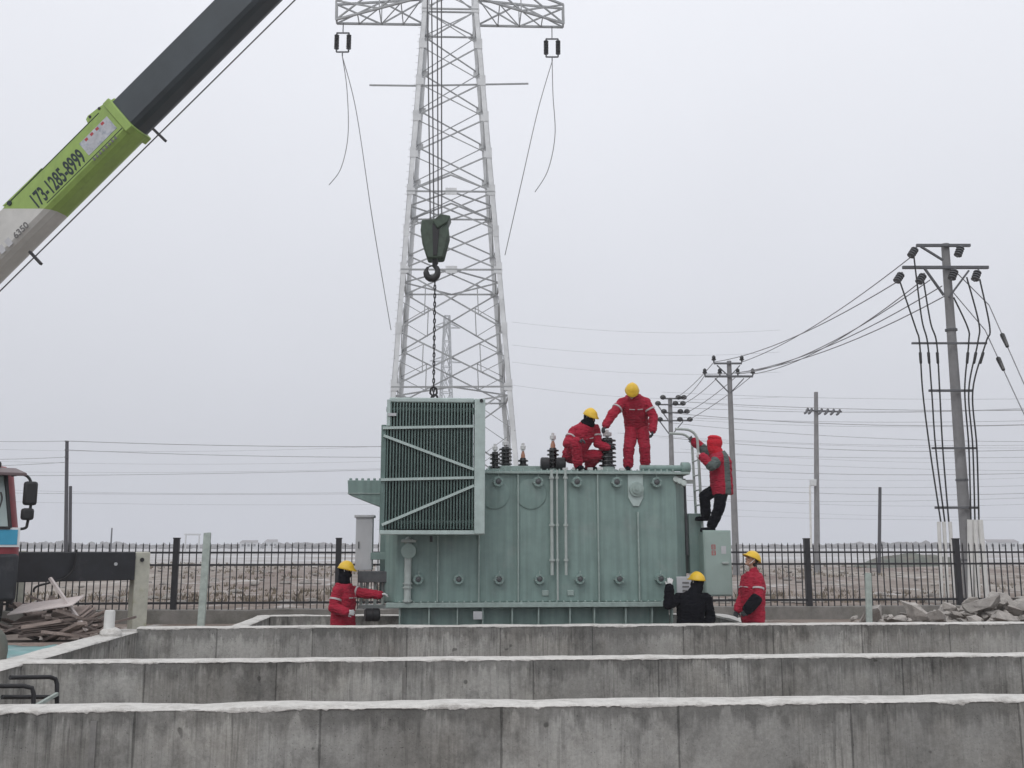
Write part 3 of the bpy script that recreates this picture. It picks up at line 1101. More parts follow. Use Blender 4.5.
P5_, h5 = cpole(880, 487, 58.0, .1, .09, 'utility_pole', 'short dark bare post beyond the fence, left of the thick concrete pole', mat='poledark', lean=.07)
P6_, h6 = cpole(67, 441, 46.0, .09, .075, 'utility_pole', 'thin dark pole above the crane outrigger with wires at its tip', mat='poledark', lean=-.06)
z6 = lambda py: at(67, py, 46).z - P6_.location.z
for py in (441, 450, 457): MB().bar((-.05, -.09, z6(py)), (.12, -.09, z6(py) - .02), .05).build('wire_bracket', M['polesteel'], P6_)
P7_, h7 = cpole(70.5, 486, 47.0, .085, .07, 'utility_pole', 'shorter thin dark pole close beside the wire carrying pole above the outrigger', mat='poledark', lean=-.06)
for px, py, d_ in ((112, 528, 150),):
    cpole(px, py, d_, .12, .1, 'utility_pole', 'tiny far pole showing over the fence left of the leaning stake', mat='poledark')


def wire(P0, P1, sag, r, label, group, n=16):
    P0, P1 = V(P0), V(P1)
    pts = []
    for k in range(n + 1):
        t = k / n
        p = P0.lerp(P1, t)
        p.z -= sag * 4 * t * (1 - t)
        pts.append(p)
    far = group.startswith('long')
    return cable('overhead_wire', pts, r * (.85 if far else 1), 'wire_far' if far else 'wire', label, 'wire', group)


GW = 'overhead wires between the right poles'
for (a, b2, sg, lab) in (((911, 257), (742, 362), .35, 'topmost wire sagging left from the thick pole to the bracketed pole'),
                         ((897, 282), (714, 362), .4, 'second highest wire from the thick pole to the bracketed pole'),
                         ((919, 283), (753, 374), .5, 'third wire from the top between thick pole and bracketed pole'),
                         ((930, 280), (738, 374), .55, 'fourth wire from the top between thick pole and bracketed pole'),
                         ((942, 286), (720, 374), .6, 'fifth wire from the top between thick pole and bracketed pole'),
                         ((945, 296), (705, 374), .65, 'lowest wire between thick pole and bracketed pole')):
    wire(at(a[0], a[1], 28.8), at(b2[0], b2[1], 49.8), sg, .017, lab, GW)
for (a, b2, lab) in (((714, 362), (676, 398), 'highest thin wire from the bracketed pole down to the crowded pole'),
                     ((705, 375), (683, 399), 'steep thin wire from left arm tip of the bracketed pole to the crowded pole'),
                     ((720, 375), (683, 404), 'middle thin wire between bracketed pole and crowded pole'),
                     ((738, 375), (686, 413), 'lower thin wire between bracketed pole and crowded pole'),
                     ((753, 375), (688, 420), 'lowest thin wire between bracketed pole and crowded pole')):
    wire(at(a[0], a[1], 49.8), at(b2[0], b2[1], 63.8), .15, .02, lab, GW)
random.seed(31)
for k in range(12):
    ya = 396 + 11 * k + random.uniform(-4, 4)
    d_ = random.uniform(85, 150)
    wire(at(675 + random.uniform(-60, 60), ya, d_), at(1150, ya + random.uniform(-8, 10), d_ - 12), random.uniform(.3, 1.2), .016, 'faint long wire crossing the low sky among several behind the right poles', 'long wires crossing the low grey sky')
for ya in (446, 458, 470, 486, 499):
    wire(at(-90, ya, 110), at(430, ya + random.uniform(-4, 5), 115), random.uniform(.2, .8), .015, 'very faint far wire low in the sky left of the transformer', 'long wires crossing the low grey sky')
# long distribution lines crossing the low sky
GL = 'long wires crossing the low grey sky'
LR = 'faint long wire crossing the low sky among several behind the right poles'
for i, (ya, yb, d_, rr) in enumerate(((401, 409, 66, .021), (407, 404, 66, .017), (413, 421, 68, .024), (417, 418, 68, .014), (423, 441, 64, .015), (438, 446, 64, .019),
                                      (452, 455, 72, .015), (467, 470, 72, .02), (484, 489, 70, .017), (500, 494, 80, .013))):
    wire(at(672, ya, d_), at(1120, yb, d_ - 10), .3 + .12 * (i % 3), rr, LR, GL)
for i, (ya, yb, d_) in enumerate(((322, 330, 120), (345, 352, 120), (362, 372, 120), (385, 397, 110))):
    wire(at(512, ya, d_), at(780, yb, d_), .8, .016, 'very faint far wire in the sky between the lattice tower and bracketed pole', GL)
for i, (ya, yb, d_, rr, lab) in enumerate(((441, 446, 46, .017, 'top wire running right from the thin dark pole at left'), (450, 457, 46, .015, 'second wire running right from the thin dark pole at left'),
                                      (476, 468, 60, .017, 'sagging dark wire low in the sky between the crane cab and radiator'), (492, 493, 66, .015, 'lowest thin wire low in the sky left of the transformer'))):
    wire(at(68 if i < 2 else -60, ya, d_), at(440, yb, d_ + 6), .12, rr, lab, GL)
for ya, yb in ((438, 441), (458, 457), (466, 462)):
    wire(at(-80, ya, 60), at(68, yb, 46), .1, .014, 'thin wire entering from the left edge towards the thin dark pole', GL)

# ------------------------------------------------------------------ transformer
TD = 18.1
tp = at(540, 604, TD)
TZ = 0.30
TR = thing('power_transformer', 'large grey green oil filled transformer tank being fitted out, two workers standing on its roof', 'transformer', (tp.x, tp.y, TZ), YAW)
pl_ = MB()
a0, a1 = ploc(TR, 400, 615), ploc(TR, 674, 615)
pl_.box(((a0.x + a1.x) / 2, 1.0, -.21), (a1.x - a0.x + .3, 1.9, .42))
o = pl_.build('concrete_plinth', M['conc_old'], bevel=.02)
o.matrix_basis = TR.matrix_basis.copy()
tag(o, 'concrete plinth under the base frame of the green transformer', 'plinth')


def X(px, ly=0.0, py=540): return ploc(TR, px, py, ly).x
def Z(py, ly=0.0, px=540): return ploc(TR, px, py, ly).z


DEP = 1.75
zf0, zf1 = Z(607), Z(602)          # bottom flange
zt = Z(474)
xl, xr = X(397), X(677)
b = MB()
b.prism([(xl, 0, zf1), (xr, 0, zf1), (xr + .22, .3, zf1), (xr + .22, DEP - .2, zf1), (xr, DEP, zf1), (xl, DEP, zf1), (xl - .22, DEP - .2, zf1), (xl - .22, .3, zf1)], (0, 0, zt - zf1))
b.build('tank', M['tank'], TR, bevel=.015)
b = MB()
b.box(((xl + xr) / 2, DEP / 2, (zf0 + zf1) / 2), (xr - xl + .34, DEP + .24, zf1 - zf0 - .004))
for k in range(40):
    b.lathe([(.018, 0), (.018, .03)], (xl + (xr - xl) * (k + .5) / 40, -.09, zf1 - .003), n=6)
b.build('base_flange', M['tank_light'], TR, bevel=.006)
b = MB()
xa, xb = X(402, .05), X(668, .05)
b.box(((xa + xb) / 2, DEP / 2, (zf0 - .0) / 2 - .002), (xb - xa, DEP - .24, zf0 - .004))
b.build('base_frame', M['tank'], TR)
b = MB()
for px in (401, 430, 458, 483, 512, 538, 569, 593, 624, 650, 670):
    xx = X(px)
    b.prism([(xx - .012, -.03, .0), (xx - .012, .13, 0), (xx - .012, .13, zf0 - .003), (xx - .012, -.07, zf0 - .003)], (.024, 0, 0))
b.build('base_stiffeners', M['tank_light'], TR)
b = MB()
b.box((X(478), -.06, Z(615)), (.16, .06, .14))
b.build('earth_terminal', M['greybox'], TR, bevel=.01)
# roof: flange + lid
b = MB()
b.box(((xl + xr) / 2 + .04, DEP / 2, zt + .022), (xr - xl + .42, DEP + .18, .044))
for k in range(46):
    b.lathe([(.016, 0), (.016, .05)], (xl + (xr - xl) * (k + .5) / 46, -.05, zt + .04), n=6)
b.build('roof_flange', M['tank_light'], TR, bevel=.006)
b = MB()
b.box(((xl + xr) / 2, DEP / 2, zt + .062), (xr - xl - .1, DEP - .2, .036))
b.build('roof_plate', M['tank'], TR, bevel=.01)
zr = zt + .08
# vertical ribs
for px in (438, 479, 518, 598):
    MB().box((X(px), -.03, (zf1 + zt) / 2 - .0), (.028, .06, zt - zf1 - .01)).build('rib', M['tank_light'], TR, bevel=.006)
MB().box((X(638), -.03, (zf1 + Z(512)) / 2), (.028, .06, Z(512) - zf1)).build('rib', M['tank_light'], TR, bevel=.006)
for px, r_, zb_ in ((552, .03, 575), (557.5, .018, 600), (566, .026, 575)):
    b = MB().tube([(X(px, -.1), -.08, Z(470)), (X(px, -.1), -.08, Z(zb_))], r_, 10)
    for py in (478, 525, 560):
        b.lathe([(r_ * 1.7, -.02), (r_ * 1.7, .02)], (X(px, -.1), -.08, Z(py)), n=12)
    b.build('pipe', M['pipe'], TR)


def valve(px, py, r=.085, mat='tank', plate=False):
    x, z = X(px), Z(py)
    ring = MB().lathe([(r * 1.15, 0), (r * 1.15, .03), (r * .72, .032), (r * .72, .09), (r * 1.02, .092), (r * 1.02, .12), (r * .6, .121), (r * .55, .10)], (x, 0.001, z), (0, -1, 0), 20)
    f = ring.build('valve', M['tank'], TR)
    MB().lathe([(r * .55, .09), (r * .55, .115), (r * .2, .13)], (x, 0, z), (0, -1, 0), 14).build('valve_plug', M['darksteel'], f)
    b = MB()
    for k in range(6):
        t = k * math.pi / 3 + .3
        b.lathe([(.012, .09), (.012, .135)], (x + r * .86 * math.cos(t), 0, z + r * .86 * math.sin(t)), (0, -1, 0), 6)
    b.bar((x, -.05, z + r), (x + .01, -.05, z + r * 1.7), .014)
    b.bar((x - .09, -.06, z - r * .2), (x - r, -.06, z), .03)
    b.build('bolts', M['tank_light'], f)


for px in (419, 459, 499, 539, 579, 618, 659): valve(px, 579)
for px in (498, 538, 577, 617, 657): valve(px, 482, .09)
# faint round reinforcing pads
for px, py, r in ((494, 494, .27), (531, 494, .27)):
    MB().lathe([(r, .0), (r, .022), (r - .02, .026), (.01, .026)], (X(px), .0, Z(py)), (0, -1, 0), 28).build('round_pad', M['tank'], TR)
for px, py in ((545, 593), (570, 593)):
    MB().box((X(px), -.012, Z(py)), (.12, .024, .1)).build('small_plate', M['tank_light'], TR, bevel=.01)
# hoisting bracket shield with round disc
pts = [(629, 474), (644.5, 474), (644.5, 497), (640, 506), (634, 506), (629, 497)]
MB().prism([(X(p, -.04), -.03, Z(q, -.04)) for p, q in pts], (0, .045, 0)).build('lifting_shield', M['rad_frame'], TR, bevel=.008)
MB().lathe([(.13, .0), (.13, .05), (.085, .055), (.085, .08), (.03, .085), (.03, .10), (.002, .10)], (X(637), -.03, Z(489)), (0, -1, 0), 24).build('cover_disc', M['tank_light'], TR)
# oil pipe with disc on the left
b = MB().tube([(X(408.5), -.09, Z(602)), (X(408.5), -.09, Z(546)), (X(408.5), -.06, Z(541)), (X(408.5), .02, Z(540))], .062, 14)
for py in (600, 587, 583): b.lathe([(.085, -.012), (.085, .012)], (X(408.5), -.09, Z(py)), n=16)
pp = b.build('oil_pipe', M['pipe'], TR)
MB().lathe([(.13, .0), (.13, .05), (.10, .06), (.05, .062), (.05, .1), (.002, .1)], (X(409), -.14, Z(551)), (0, -1, 0), 22).build('pipe_valve', M['cabinet'], pp)
MB().box((X(409), -.09, Z(541)), (.26, .2, .05)).build('pipe_flange', M['pipe'], pp, bevel=.01)
# conservator bracket on the left, behind the radiator
pts = [(346, 481), (388, 481), (388, 509), (376, 506), (347, 495)]
b = MB().prism([(X(p, .7), .7, Z(q, .7)) for p, q in pts], (0, .7, 0))
for k in range(7): b.box((X(349 + k * 6, .7), .75, Z(480.2, .7)), (.05, .05, .05))
br = b.build('end_bracket', M['tank'], TR, bevel=.01)
MB().box(((X(346.5, .7) + X(388, .7)) / 2, .69, Z(494, .7)), (X(388, .7) - X(346.5, .7), .02, .02)).build('bracket_lip', M['tank_light'], br)
MB().box((X(384, .6), .75, (Z(484, .6) + zf1) / 2), (.14, .3, Z(484, .6) - zf1)).build('end_post', M['tank'], TR, bevel=.01)
MB().box(((X(371, .4) + X(397, .4)) / 2, .4, Z(556, .4)), (X(397, .4) - X(371, .4), .1, .13)).build('cable_tray', M['tank'], TR, bevel=.01)
# grey marshalling box
xc0, xc1 = X(355.5, .45), X(372.5, .45)
bx_ = MB().box(((xc0 + xc1) / 2, .6, (Z(518, .45) + Z(570, .45)) / 2), (xc1 - xc0, .3, Z(518, .45) - Z(570, .45))).build('marshalling_box', M['greybox'], TR, bevel=.012)
MB().box(((xc0 + xc1) / 2, .6, Z(518, .45) + .025), (xc1 - xc0 + .06, .36, .05)).build('box_lid', M['greybox'], bx_, bevel=.01)
MB().box((xc0 + .06, .442, Z(545, .45)), (.02, .02, .12)).build('box_handle', M['darksteel'], bx_)
MB().box(((X(359, .3) + X(391, .3)) / 2, .45, (Z(571, .3) + Z(582, .3)) / 2), (X(391, .3) - X(359, .3), .4, Z(571, .3) - Z(582, .3))).build('box_shelf', M['darksteel'], TR, bevel=.01)
b = MB()
for px in (362, 368, 376, 384):
    b.tube([(X(px, .4), .45, Z(582, .4)), (X(px, .4), .45, Z(604, .4))], .03, 8)
b.box(((X(360, .4) + X(400, .4)) / 2, .5, Z(606, .4)), (X(400, .4) - X(360, .4), .3, .06))
b.build('box_legs', M['pipe'], TR)
for px in (370.5, 377):
    MB().lathe([(.10, -.07), (.115, -.05), (.115, .05), (.10, .07)], (X(px, .2), .2, Z(614, .2)), (1, .25, 0), 18).build('roller', M['black'], TR)


# bushings on the roof
def bushing(px, py_b, py_t, r, ly, cap='whitecap', term=None, mat='porcelain', flange=True, sheds=6):
    x, zb_, ztp = X(px, ly, 460), zr, Z(py_t, ly, px)
    h = ztp - zb_
    base = h * .14
    prof = [(r * .62, base)]
    for k in range(sheds):
        z = base + (h - base) * k / sheds
        d = (h - base) / sheds
        prof += [(r * .62, z + d * .08), (r, z + d * .2), (r * .96, z + d * .5), (r * .62, z + d * .62)]
    prof += [(r * .55, h)]
    ins = MB().lathe(prof, (x, ly, zb_), n=20).build('bushing', M[mat], TR)
    MB().lathe([(r * 1.15, 0), (r * 1.15, base * .4), (r * .85, base * .5), (r * .85, base)], (x, ly, zb_), n=20).build('bushing_turret', M['tank_light'], ins)
    if term == 'orange':
        MB().lathe([(r * .42, 0), (r * .40, .06), (r * .2, .13), (.01, .15)], (x, ly, zb_ + h), n=12).build('bushing_terminal', M['copper'], ins)
    if cap:
        zc = zb_ + h + (.13 if term == 'orange' else 0)
        MB().lathe([(.03, 0), (.03, .03), (r * .5, .035), (r * .5, .10), (.03, .11), (.03, .15)] if cap != 'big' else [(r * .7, 0), (r * .7, .2)], (x, ly, zc), n=12).build('bushing_cap', M['whitecap'], ins)
    return ins


bushing(495, 466, 452, .10, .55, 'whitecap', sheds=4)
bushing(505.5, 466, 447, .125, .85, 'whitecap', sheds=6)
bushing(523, 466, 458, .10, .95, 'whitecap', 'orange', sheds=3)
bushing(553, 468, 448, .115, .55, 'whitecap', 'orange', sheds=5)
for sgn in (-1, 1):
    MB().lathe([(.10, -.08), (.12, -.06), (.12, .06), (.10, .08)], (X(553 + sgn * 8, .3, 460), .3, zr + .13), (1, 0, 0), 16).build('current_relay', M['black'], TR)
bushing(607.5, 470, 438, .165, .45, 'whitecap', sheds=7)
MB().box((X(515, .7, 460), .85, zr + .06), (1.0, .6, .1)).build('bushing_platform', M['tank_light'], TR, bevel=.01)
b = MB()
for px, ly in ((575, .2), (590, .25), (600, .2), (622, .3), (565, .25)):
    b.box((X(px, ly, 468), ly, zr + .03), (.1, .08, .06))
b.build('roof_fittings', M['whitecap'], TR, bevel=.01)
# horizontal pipe along the roof at right, round end
b = MB().tube([(X(640, .3, 470), .3, zr + .06), (X(686, .3, 470), .3, zr + .06)], .058, 16)
b.build('roof_pipe', M['tank'], TR)
MB().lathe([(.105, -.05), (.105, .08), (.09, .11), (.02, .12)], (X(684, .3, 470), .3, zr + .07), (1, 0, 0), 20).build('pipe_end', M['tank'], TR)
b = MB().bar((X(676, .1), .05, Z(481)), (X(697, .1), .3, Z(480)), .07)
for k in range(3): b.lathe([(.055, -.03), (.055, .03)], (X(677 + k * 3.5, .0), -.02 - .03 * k, Z(479 + 2 * k)), (0, -1, .3), 10)
b.build('vent_pipe', M['pipe'], TR)
# narrow compartment on the right end
xb0, xb1 = X(689, .5), X(703, .5)
MB().box(((xb0 + xb1) / 2, .9, (Z(513, .5) + Z(574, .5)) / 2), (xb1 - xb0, .8, Z(513, .5) - Z(574, .5))).build('end_compartment', M['tank'], TR, bevel=.015)
MB().tube([(X(686, .4), .42, Z(478, .4)), (X(687, .4), .42, Z(555, .4))], .03, 8).build('pipe', M['darksteel'], TR)
# control cabinet on the right
yk = .15
k0, k1 = X(703.5, yk), X(731, yk)
kc = MB().box(((k0 + k1) / 2, yk + .2, (Z(530, yk) + Z(597, yk)) / 2), (k1 - k0, .4, Z(530, yk) - Z(597, yk)), Matrix.Rotation(R(0), 3, 'Z')).build('control_cabinet', M['cabinet'], TR, bevel=.012)
MB().box(((k0 + k1) / 2, yk - .008, (Z(531.5, yk) + Z(595.5, yk)) / 2), (k1 - k0 - .04, .014, Z(531.5, yk) - Z(595.5, yk))).build('cabinet_door', M['cabinet'], kc, bevel=.006)
b = MB()
for py in (547, 553):
    xx, zz = X(713, yk), Z(py, yk)
    for (dx, dz, w_, h_) in ((-.03, 0, .012, .085), (.03, 0, .012, .085), (0, .035, .06, .012), (0, 0, .05, .012), (0, -.035, .06, .012)):
        b.box((xx + dx, yk - .017, zz + dz), (w_, .004, h_))
b.build('red_lettering', M['redmark'], kc)
MB().box((X(723, yk), yk - .017, Z(550, yk)), (.09, .005, .14)).build('cabinet_plate', M['greybox'], kc)
MB().box((X(724, yk), yk - .035, Z(563, yk)), (.12, .03, .035)).build('cabinet_handle', M['pipe'], kc, bevel=.006)
for pz in (545, 588):
    MB().box(((k0 + X(686, yk)) / 2, yk + .42, Z(pz, yk)), (k0 - X(686, yk) + .2, .06, .07)).build('cabinet_bracket', M['tank'], kc)
y_ = -.02
MB().box((X(683.5, y_), y_ + .05, (Z(577, y_) + Z(600, y_)) / 2), (X(692, y_) - X(676, y_), .16, Z(577, y_) - Z(600, y_))).build('terminal_box', M['greybox'], TR, bevel=.01)
b = MB()
for k in range(4): b.box((X(684, y_), y_ - .034, Z(583 + 4 * k, y_)), (.12, .006, .03))
b.build('box_label', M['inkgrey'], TR)
# ladder with hooped rails over the roof edge
xla = X(700.5, .45) ; xlo = X(704, .45)
ztop, zlow = Z(441, .45, 700), Z(574, .45, 703)
lad = []
for yy, dxx in ((.45, 0.0), (.95, 0.02)):
    ztp = Z(441, .45, 700) + (0 if yy < .5 else -.03)
    pts = [(xlo + dxx, yy, zlow), (xla + dxx, yy, ztp)]
    for k in range(1, 7):
        t = k / 6 * math.pi / 2
        pts.append((xla + dxx - .24 * (1 - math.cos(t)), yy, ztp + .22 * math.sin(t)))
    pts.append((xla - .42, yy, ztp + .225))
    lad.append(MB().tube(pts, .026, 10))
ln_ = thing('ladder', 'slim pale steel ladder with hooped rails at the right end of the transformer', 'ladder', TR.matrix_basis @ V((xlo, .7, zlow)), YAW)
off = -V((xlo, .7, zlow))
for mb in lad:
    bmesh.ops.translate(mb.bm, vec=off, verts=mb.bm.verts)
    mb.build('rail', M['pipe'], ln_)
for k in range(9):
    z = .15 + k * .28
    t = z / (ztop - zlow)
    xx = (xla - xlo) * t
    MB().tube([(xx, -.25, z), (xx + .01, .25, z)], .014, 8).build('rung', M['pipe'], ln_)

# ------------------------------------------------------------------ radiator on the crane hook
RD = 17.25
rp = at(432, 533, RD)
RT = thing('radiator', 'dark green finned radiator bank with pale brace bars hanging on the crane chain', 'radiator', (rp.x, rp.y, rp.z), YAW)
rX = lambda px, ly=0.0: ploc(RT, px, 470, ly).x
rZ = lambda py, ly=0.0: ploc(RT, 432, py, ly).z
RDEP = .46
b = MB()
nf = 29
f0, f1 = rX(387), rX(472.5)
for k in range(nf):
    x = f0 + (f1 - f0) * k / (nf - 1)
    zb_, ztp = rZ(529), rZ(402)
    hx_ = .0115
    b.prism([(x - hx_, 0, zb_ + .06), (x - hx_, .03, zb_), (x - hx_, RDEP - .03, zb_), (x - hx_, RDEP, zb_ + .06), (x - hx_, RDEP, ztp - .05), (x - hx_, RDEP - .04, ztp), (x - hx_, .04, ztp), (x - hx_, 0, ztp - .05)], (2 * hx_, 0, 0))
    xm = x + (f1 - f0) / (nf - 1) / 2
    if k < nf - 1: b.box((xm, RDEP * .72, (zb_ + ztp) / 2), (.036, RDEP * .4, ztp - zb_ + .02))
b.build('fin_bank', M['rad'], RT)
for py in (409, 522):
    for yy in (.11, .35):
        MB().tube([(rX(385), yy, rZ(py)), (rX(475), yy, rZ(py))], .045, 12).build('header_pipe', M['rad'], RT)
b = MB()
b.box(((rX(388) + rX(474)) / 2, RDEP / 2, rZ(400)), (rX(474) - rX(388), RDEP - .02, .085))
b.build('top_cover', M['rad_frame'], RT, bevel=.02)
MB().box(((rX(474.3) + rX(485)) / 2, RDEP / 2 - .02, (rZ(398.5) + rZ(534)) / 2), (rX(485) - rX(474.3), RDEP + .06, rZ(398.5) - rZ(534))).build('end_frame', M['rad_frame'], RT, bevel=.012)
MB().lathe([(.03, 0), (.03, .02)], (rX(481), -.05, rZ(400.5)), (0, -1, 0), 12).build('lifting_eye', M['black'], RT)
MB().box(((rX(380.5) + rX(385.5)) / 2, RDEP / 2, (rZ(425) + rZ(533)) / 2), (rX(385.5) - rX(380.5), RDEP, rZ(425) - rZ(533))).build('end_frame', M['rad'], RT, bevel=.01)
MB().box((rX(387.5), .02, (rZ(400) + rZ(426)) / 2), (.06, .06, rZ(400) - rZ(426))).build('corner_post', M['rad_frame'], RT)
MB().box((rX(391), -.015, rZ(415)), (.15, .03, .05)).build('name_plate', M['greybox'], RT)
for (xa, ya, xb, yb) in ((382, 428.5, 474, 426), (383, 436, 474, 469.5), (381, 480, 474, 477.5), (383, 525, 474, 485.5)):
    MB().bar((rX(xa), -.02, rZ(ya)), (rX(xb), -.02, rZ(yb)), .045, .045, (0, -1, 0)).build('brace_bar', M['rad_frame'], RT)
MB().box(((rX(381) + rX(485)) / 2, RDEP / 2, rZ(532.5)), (rX(485) - rX(381), RDEP + .05, .07)).build('bottom_frame', M['rad_frame'], RT, bevel=.01)
MB().bar((rX(432), .2, rZ(536)), (rX(432), .2, rZ(542)), .05).build('drain_stub', M['black'], RT)
MB().tube([(rX(433.5) + .055 * math.cos(t * math.pi / 6), .2, rZ(396.5) + .06 * math.sin(t * math.pi / 6)) for t in range(12)], .02, 6, closed=True).build('lifting_ring', M['hooksteel'], RT)

# ------------------------------------------------------------------ hook block, chain
HD = RT.location.y + .2
hp = at(433.5, 283, HD)
HK = thing('hook_block', 'dark green crane hook block with steel hook hanging on four wire ropes', 'crane hook', hp)
hX = lambda px: at(px, 240, HD).x - hp.x
hZ = lambda py: at(433, py, HD).z - hp.z
b = MB()
outl = [(422, 222), (437, 221), (448, 224), (449.5, 238), (446, 252), (444, 260), (428, 261), (423, 246), (421, 232)]
for yy in (-.16, .10):
    b.prism([(hX(p), yy, hZ(q)) for p, q in outl], (0, .06, 0))
b.build('side_plates', M['hookgreen'], HK, bevel=.03)
b = MB()
for yy in (-.05, .05):
    b.lathe([(.20, -.035), (.235, -.03), (.19, 0), (.235, .03), (.20, .035)], (hX(435), yy, hZ(238)), (0, 1, 0), 24)
b.build('sheave', M['hooksteel'], HK)
b = MB().prism([(hX(p), -.2, hZ(q)) for p, q in ((433, 224), (441, 217), (451, 219), (448, 226), (444, 228), (438, 232))], (0, .36, 0))
b.build('rope_guard', M['hookgreen'], HK, bevel=.02)
b = MB().prism([(hX(p), -.175, hZ(q)) for p, q in ((433, 226), (440, 228), (438, 258), (434, 258))], (0, .02, 0))
b.build('cheek_strap', M['hooksteel'], HK, bevel=.005)
pts, rs = [], []
pts.append(V((0.02, -.03, hZ(260)))); rs.append(.06)
pts.append(V((0.03, -.03, hZ(264)))); rs.append(.055)
for k in range(13):
    t = R(62 - k * 24)
    pts.append(V((hX(432.5) + .105 * math.cos(t), -.03, hZ(272.5) + .125 * math.sin(t)))); rs.append(.042 + .022 * math.sin(k / 12 * math.pi) - (.018 if k > 10 else 0))
MB().tube(pts, rs, 12).build('hook', M['hooksteel'], HK)
MB().bar((hX(437), -.03, hZ(264)), (hX(428), -.03, hZ(268)), .02).build('safety_latch', M['hooksteel'], HK)
tipw = at(436, -190, HD)
for px in (427.3, 431.5, 437.2, 441.3):
    q0 = V((hX(px + 2) * .8, random.uniform(-.06, .06), hZ(228)))
    q1 = V((at(px, 0, HD).x - hp.x, q0.y, at(px, 0, HD).z - hp.z))
    q2 = q0 + (q1 - q0) * ((tipw.z - hp.z - q0.z) / (q1.z - q0.z))
    MB().tube([q0, q1, q2], .013, 6).build('wire_rope', M['rope'], HK)
CH = thing('lifting_chain', 'long dark lifting chain between the crane hook and the radiator ring', 'chain', at(433.5, 396, HD))
b = MB()
zc0, zc1 = 0.0, at(433.5, 277, HD).z - CH.location.z
nl = int((zc1 - zc0) / .075)
for k in range(nl):
    z = zc0 + (zc1 - zc0) * (k + .5) / nl
    q = []
    for t in range(10):
        a_ = t * math.pi / 5
        s_, u_ = .016 * math.cos(a_), .050 * math.sin(a_)
        q.append(V((s_, 0, z + u_)) if k % 2 else V((0, s_, z + u_)))
    b.tube(q, .012, 6, closed=True)
b.build('chain_links', M['hooksteel'], CH)
MB().tube([(0.0, .0, -.02), (.06, 0, .05), (.05, 0, .13), (0, 0, .17), (-.05, 0, .13), (-.06, 0, .05)], .02, 8, closed=True).build('shackle', M['hooksteel'], CH)

# ------------------------------------------------------------------ truck crane
CRX, CRY = -8.66, 14.95
CR = thing('truck_crane', 'truck crane with red cab, black outrigger beam and green, grey and dark telescopic boom', 'crane', (CRX, CRY, GRADE), R(38))
Mi = CR.matrix_basis.inverted()
cZ = lambda py, ly=.0: ploc(CR, 15, py, ly).z
# cab (front at local y = 0)
b = MB()
b.loft([((0, 1.0, .95), (1.34, 0, 0), (0, 1.0, 0)), ((0, 1.0, 1.5), (1.34, 0, 0), (0, 1.0, 0)), ((0, 1.02, cZ(527)), (1.31, 0, 0), (0, .98, 0)),
        ((0, 1.12, cZ(470)), (1.22, 0, 0), (0, .86, 0)), ((0, 1.15, cZ(465)), (1.12, 0, 0), (0, .8, 0))], 40, 9)
cab = b.build('cab', M['cabred'], CR, bevel=.0, sharp=30)
b = MB()
wz0, wz1 = cZ(528), cZ(474)
b.prism([(-1.08, .0 - .015, wz0), (1.10, -.015, wz0), (1.02, .245, wz1), (-1.0, .245, wz1)], (0, .03, 0))
b.build('windscreen', M['glass'], cab)
b = MB()
for (p, q) in (((-1.1, -.02, wz0), (1.12, -.02, wz0)), ((1.12, -.02, wz0), (1.05, .235, wz1)), ((-1.02, .235, wz1), (1.05, .235, wz1)), ((-1.1, -.02, wz0), (-1.02, .235, wz1))):
    b.bar(p, q, .045, .045)
b.build('window_frame', M['black'], cab)
b = MB().tube(spline([(.55, -.05, wz0 + .02), (.85, -.03, wz0 + .12), (.98, .03, wz0 + .4), (.97, .08, wz0 + .55)], 6), .014, 6)
b.bar((.5, -.05, wz0 + .05), (.92, .06, wz0 + .48), .02)
b.build('wiper', M['black'], cab)
MB().prism([(-1.2, .26, cZ(470)), (1.2, .26, cZ(470)), (1.3, -.05, cZ(476)), (-1.3, -.05, cZ(476))], (0, 0, .05)).build('sun_visor', M['visor'], cab, bevel=.01)
MB().box((0, .9, cZ(464)), (2.0, 1.2, .12)).build('roof_cap', M['black'], cab, bevel=.04)
pz0, pz1 = cZ(547), cZ(527.5)
MB().box((.56, -.02, (pz0 + pz1) / 2), (1.35, .02, pz1 - pz0 - .07)).build('blue_plate', M['blueplate'], cab)
MB().box((.56, -.012, (pz0 + pz1) / 2), (1.42, .016, pz1 - pz0)).build('white_plate', M['white'], cab)
MB().box((0, .9, 1.0), (2.56, 1.9, .72)).build('bumper', M['beam'], CR, bevel=.05)
for sx in (-1, 1):
    xh = sx * 1.37
    arm_ = MB().tube(spline([(sx * 1.12, .15, cZ(475)), (sx * 1.27, .05, cZ(474)), (xh, .0, cZ(481)), (xh + sx * .03, 0, cZ(500)), (xh, 0, cZ(522)), (sx * 1.34, 0, cZ(528)), (sx * 1.2, .02, cZ(529))], 6), .022, 8).build('mirror_arm', M['black'], cab)
    MB().box((xh, -.03, (cZ(481) + cZ(505)) / 2), (.20, .12, cZ(481) - cZ(505))).build('mirror', M['black'], cab, bevel=.04)
    MB().box((xh - sx * .02, -.03, (cZ(508) + cZ(520)) / 2), (.18, .14, cZ(508) - cZ(520))).build('mirror', M['black'], cab, bevel=.04)
# chassis, wheels
MB().box((0, 5.6, 1.05), (1.5, 9.6, .55)).build('chassis', M['beam'], CR, bevel=.03)
MB().box((0, 6.4, 1.42), (2.4, 6.8, .1)).build('deck', M['boom_grey'], CR, bevel=.02)


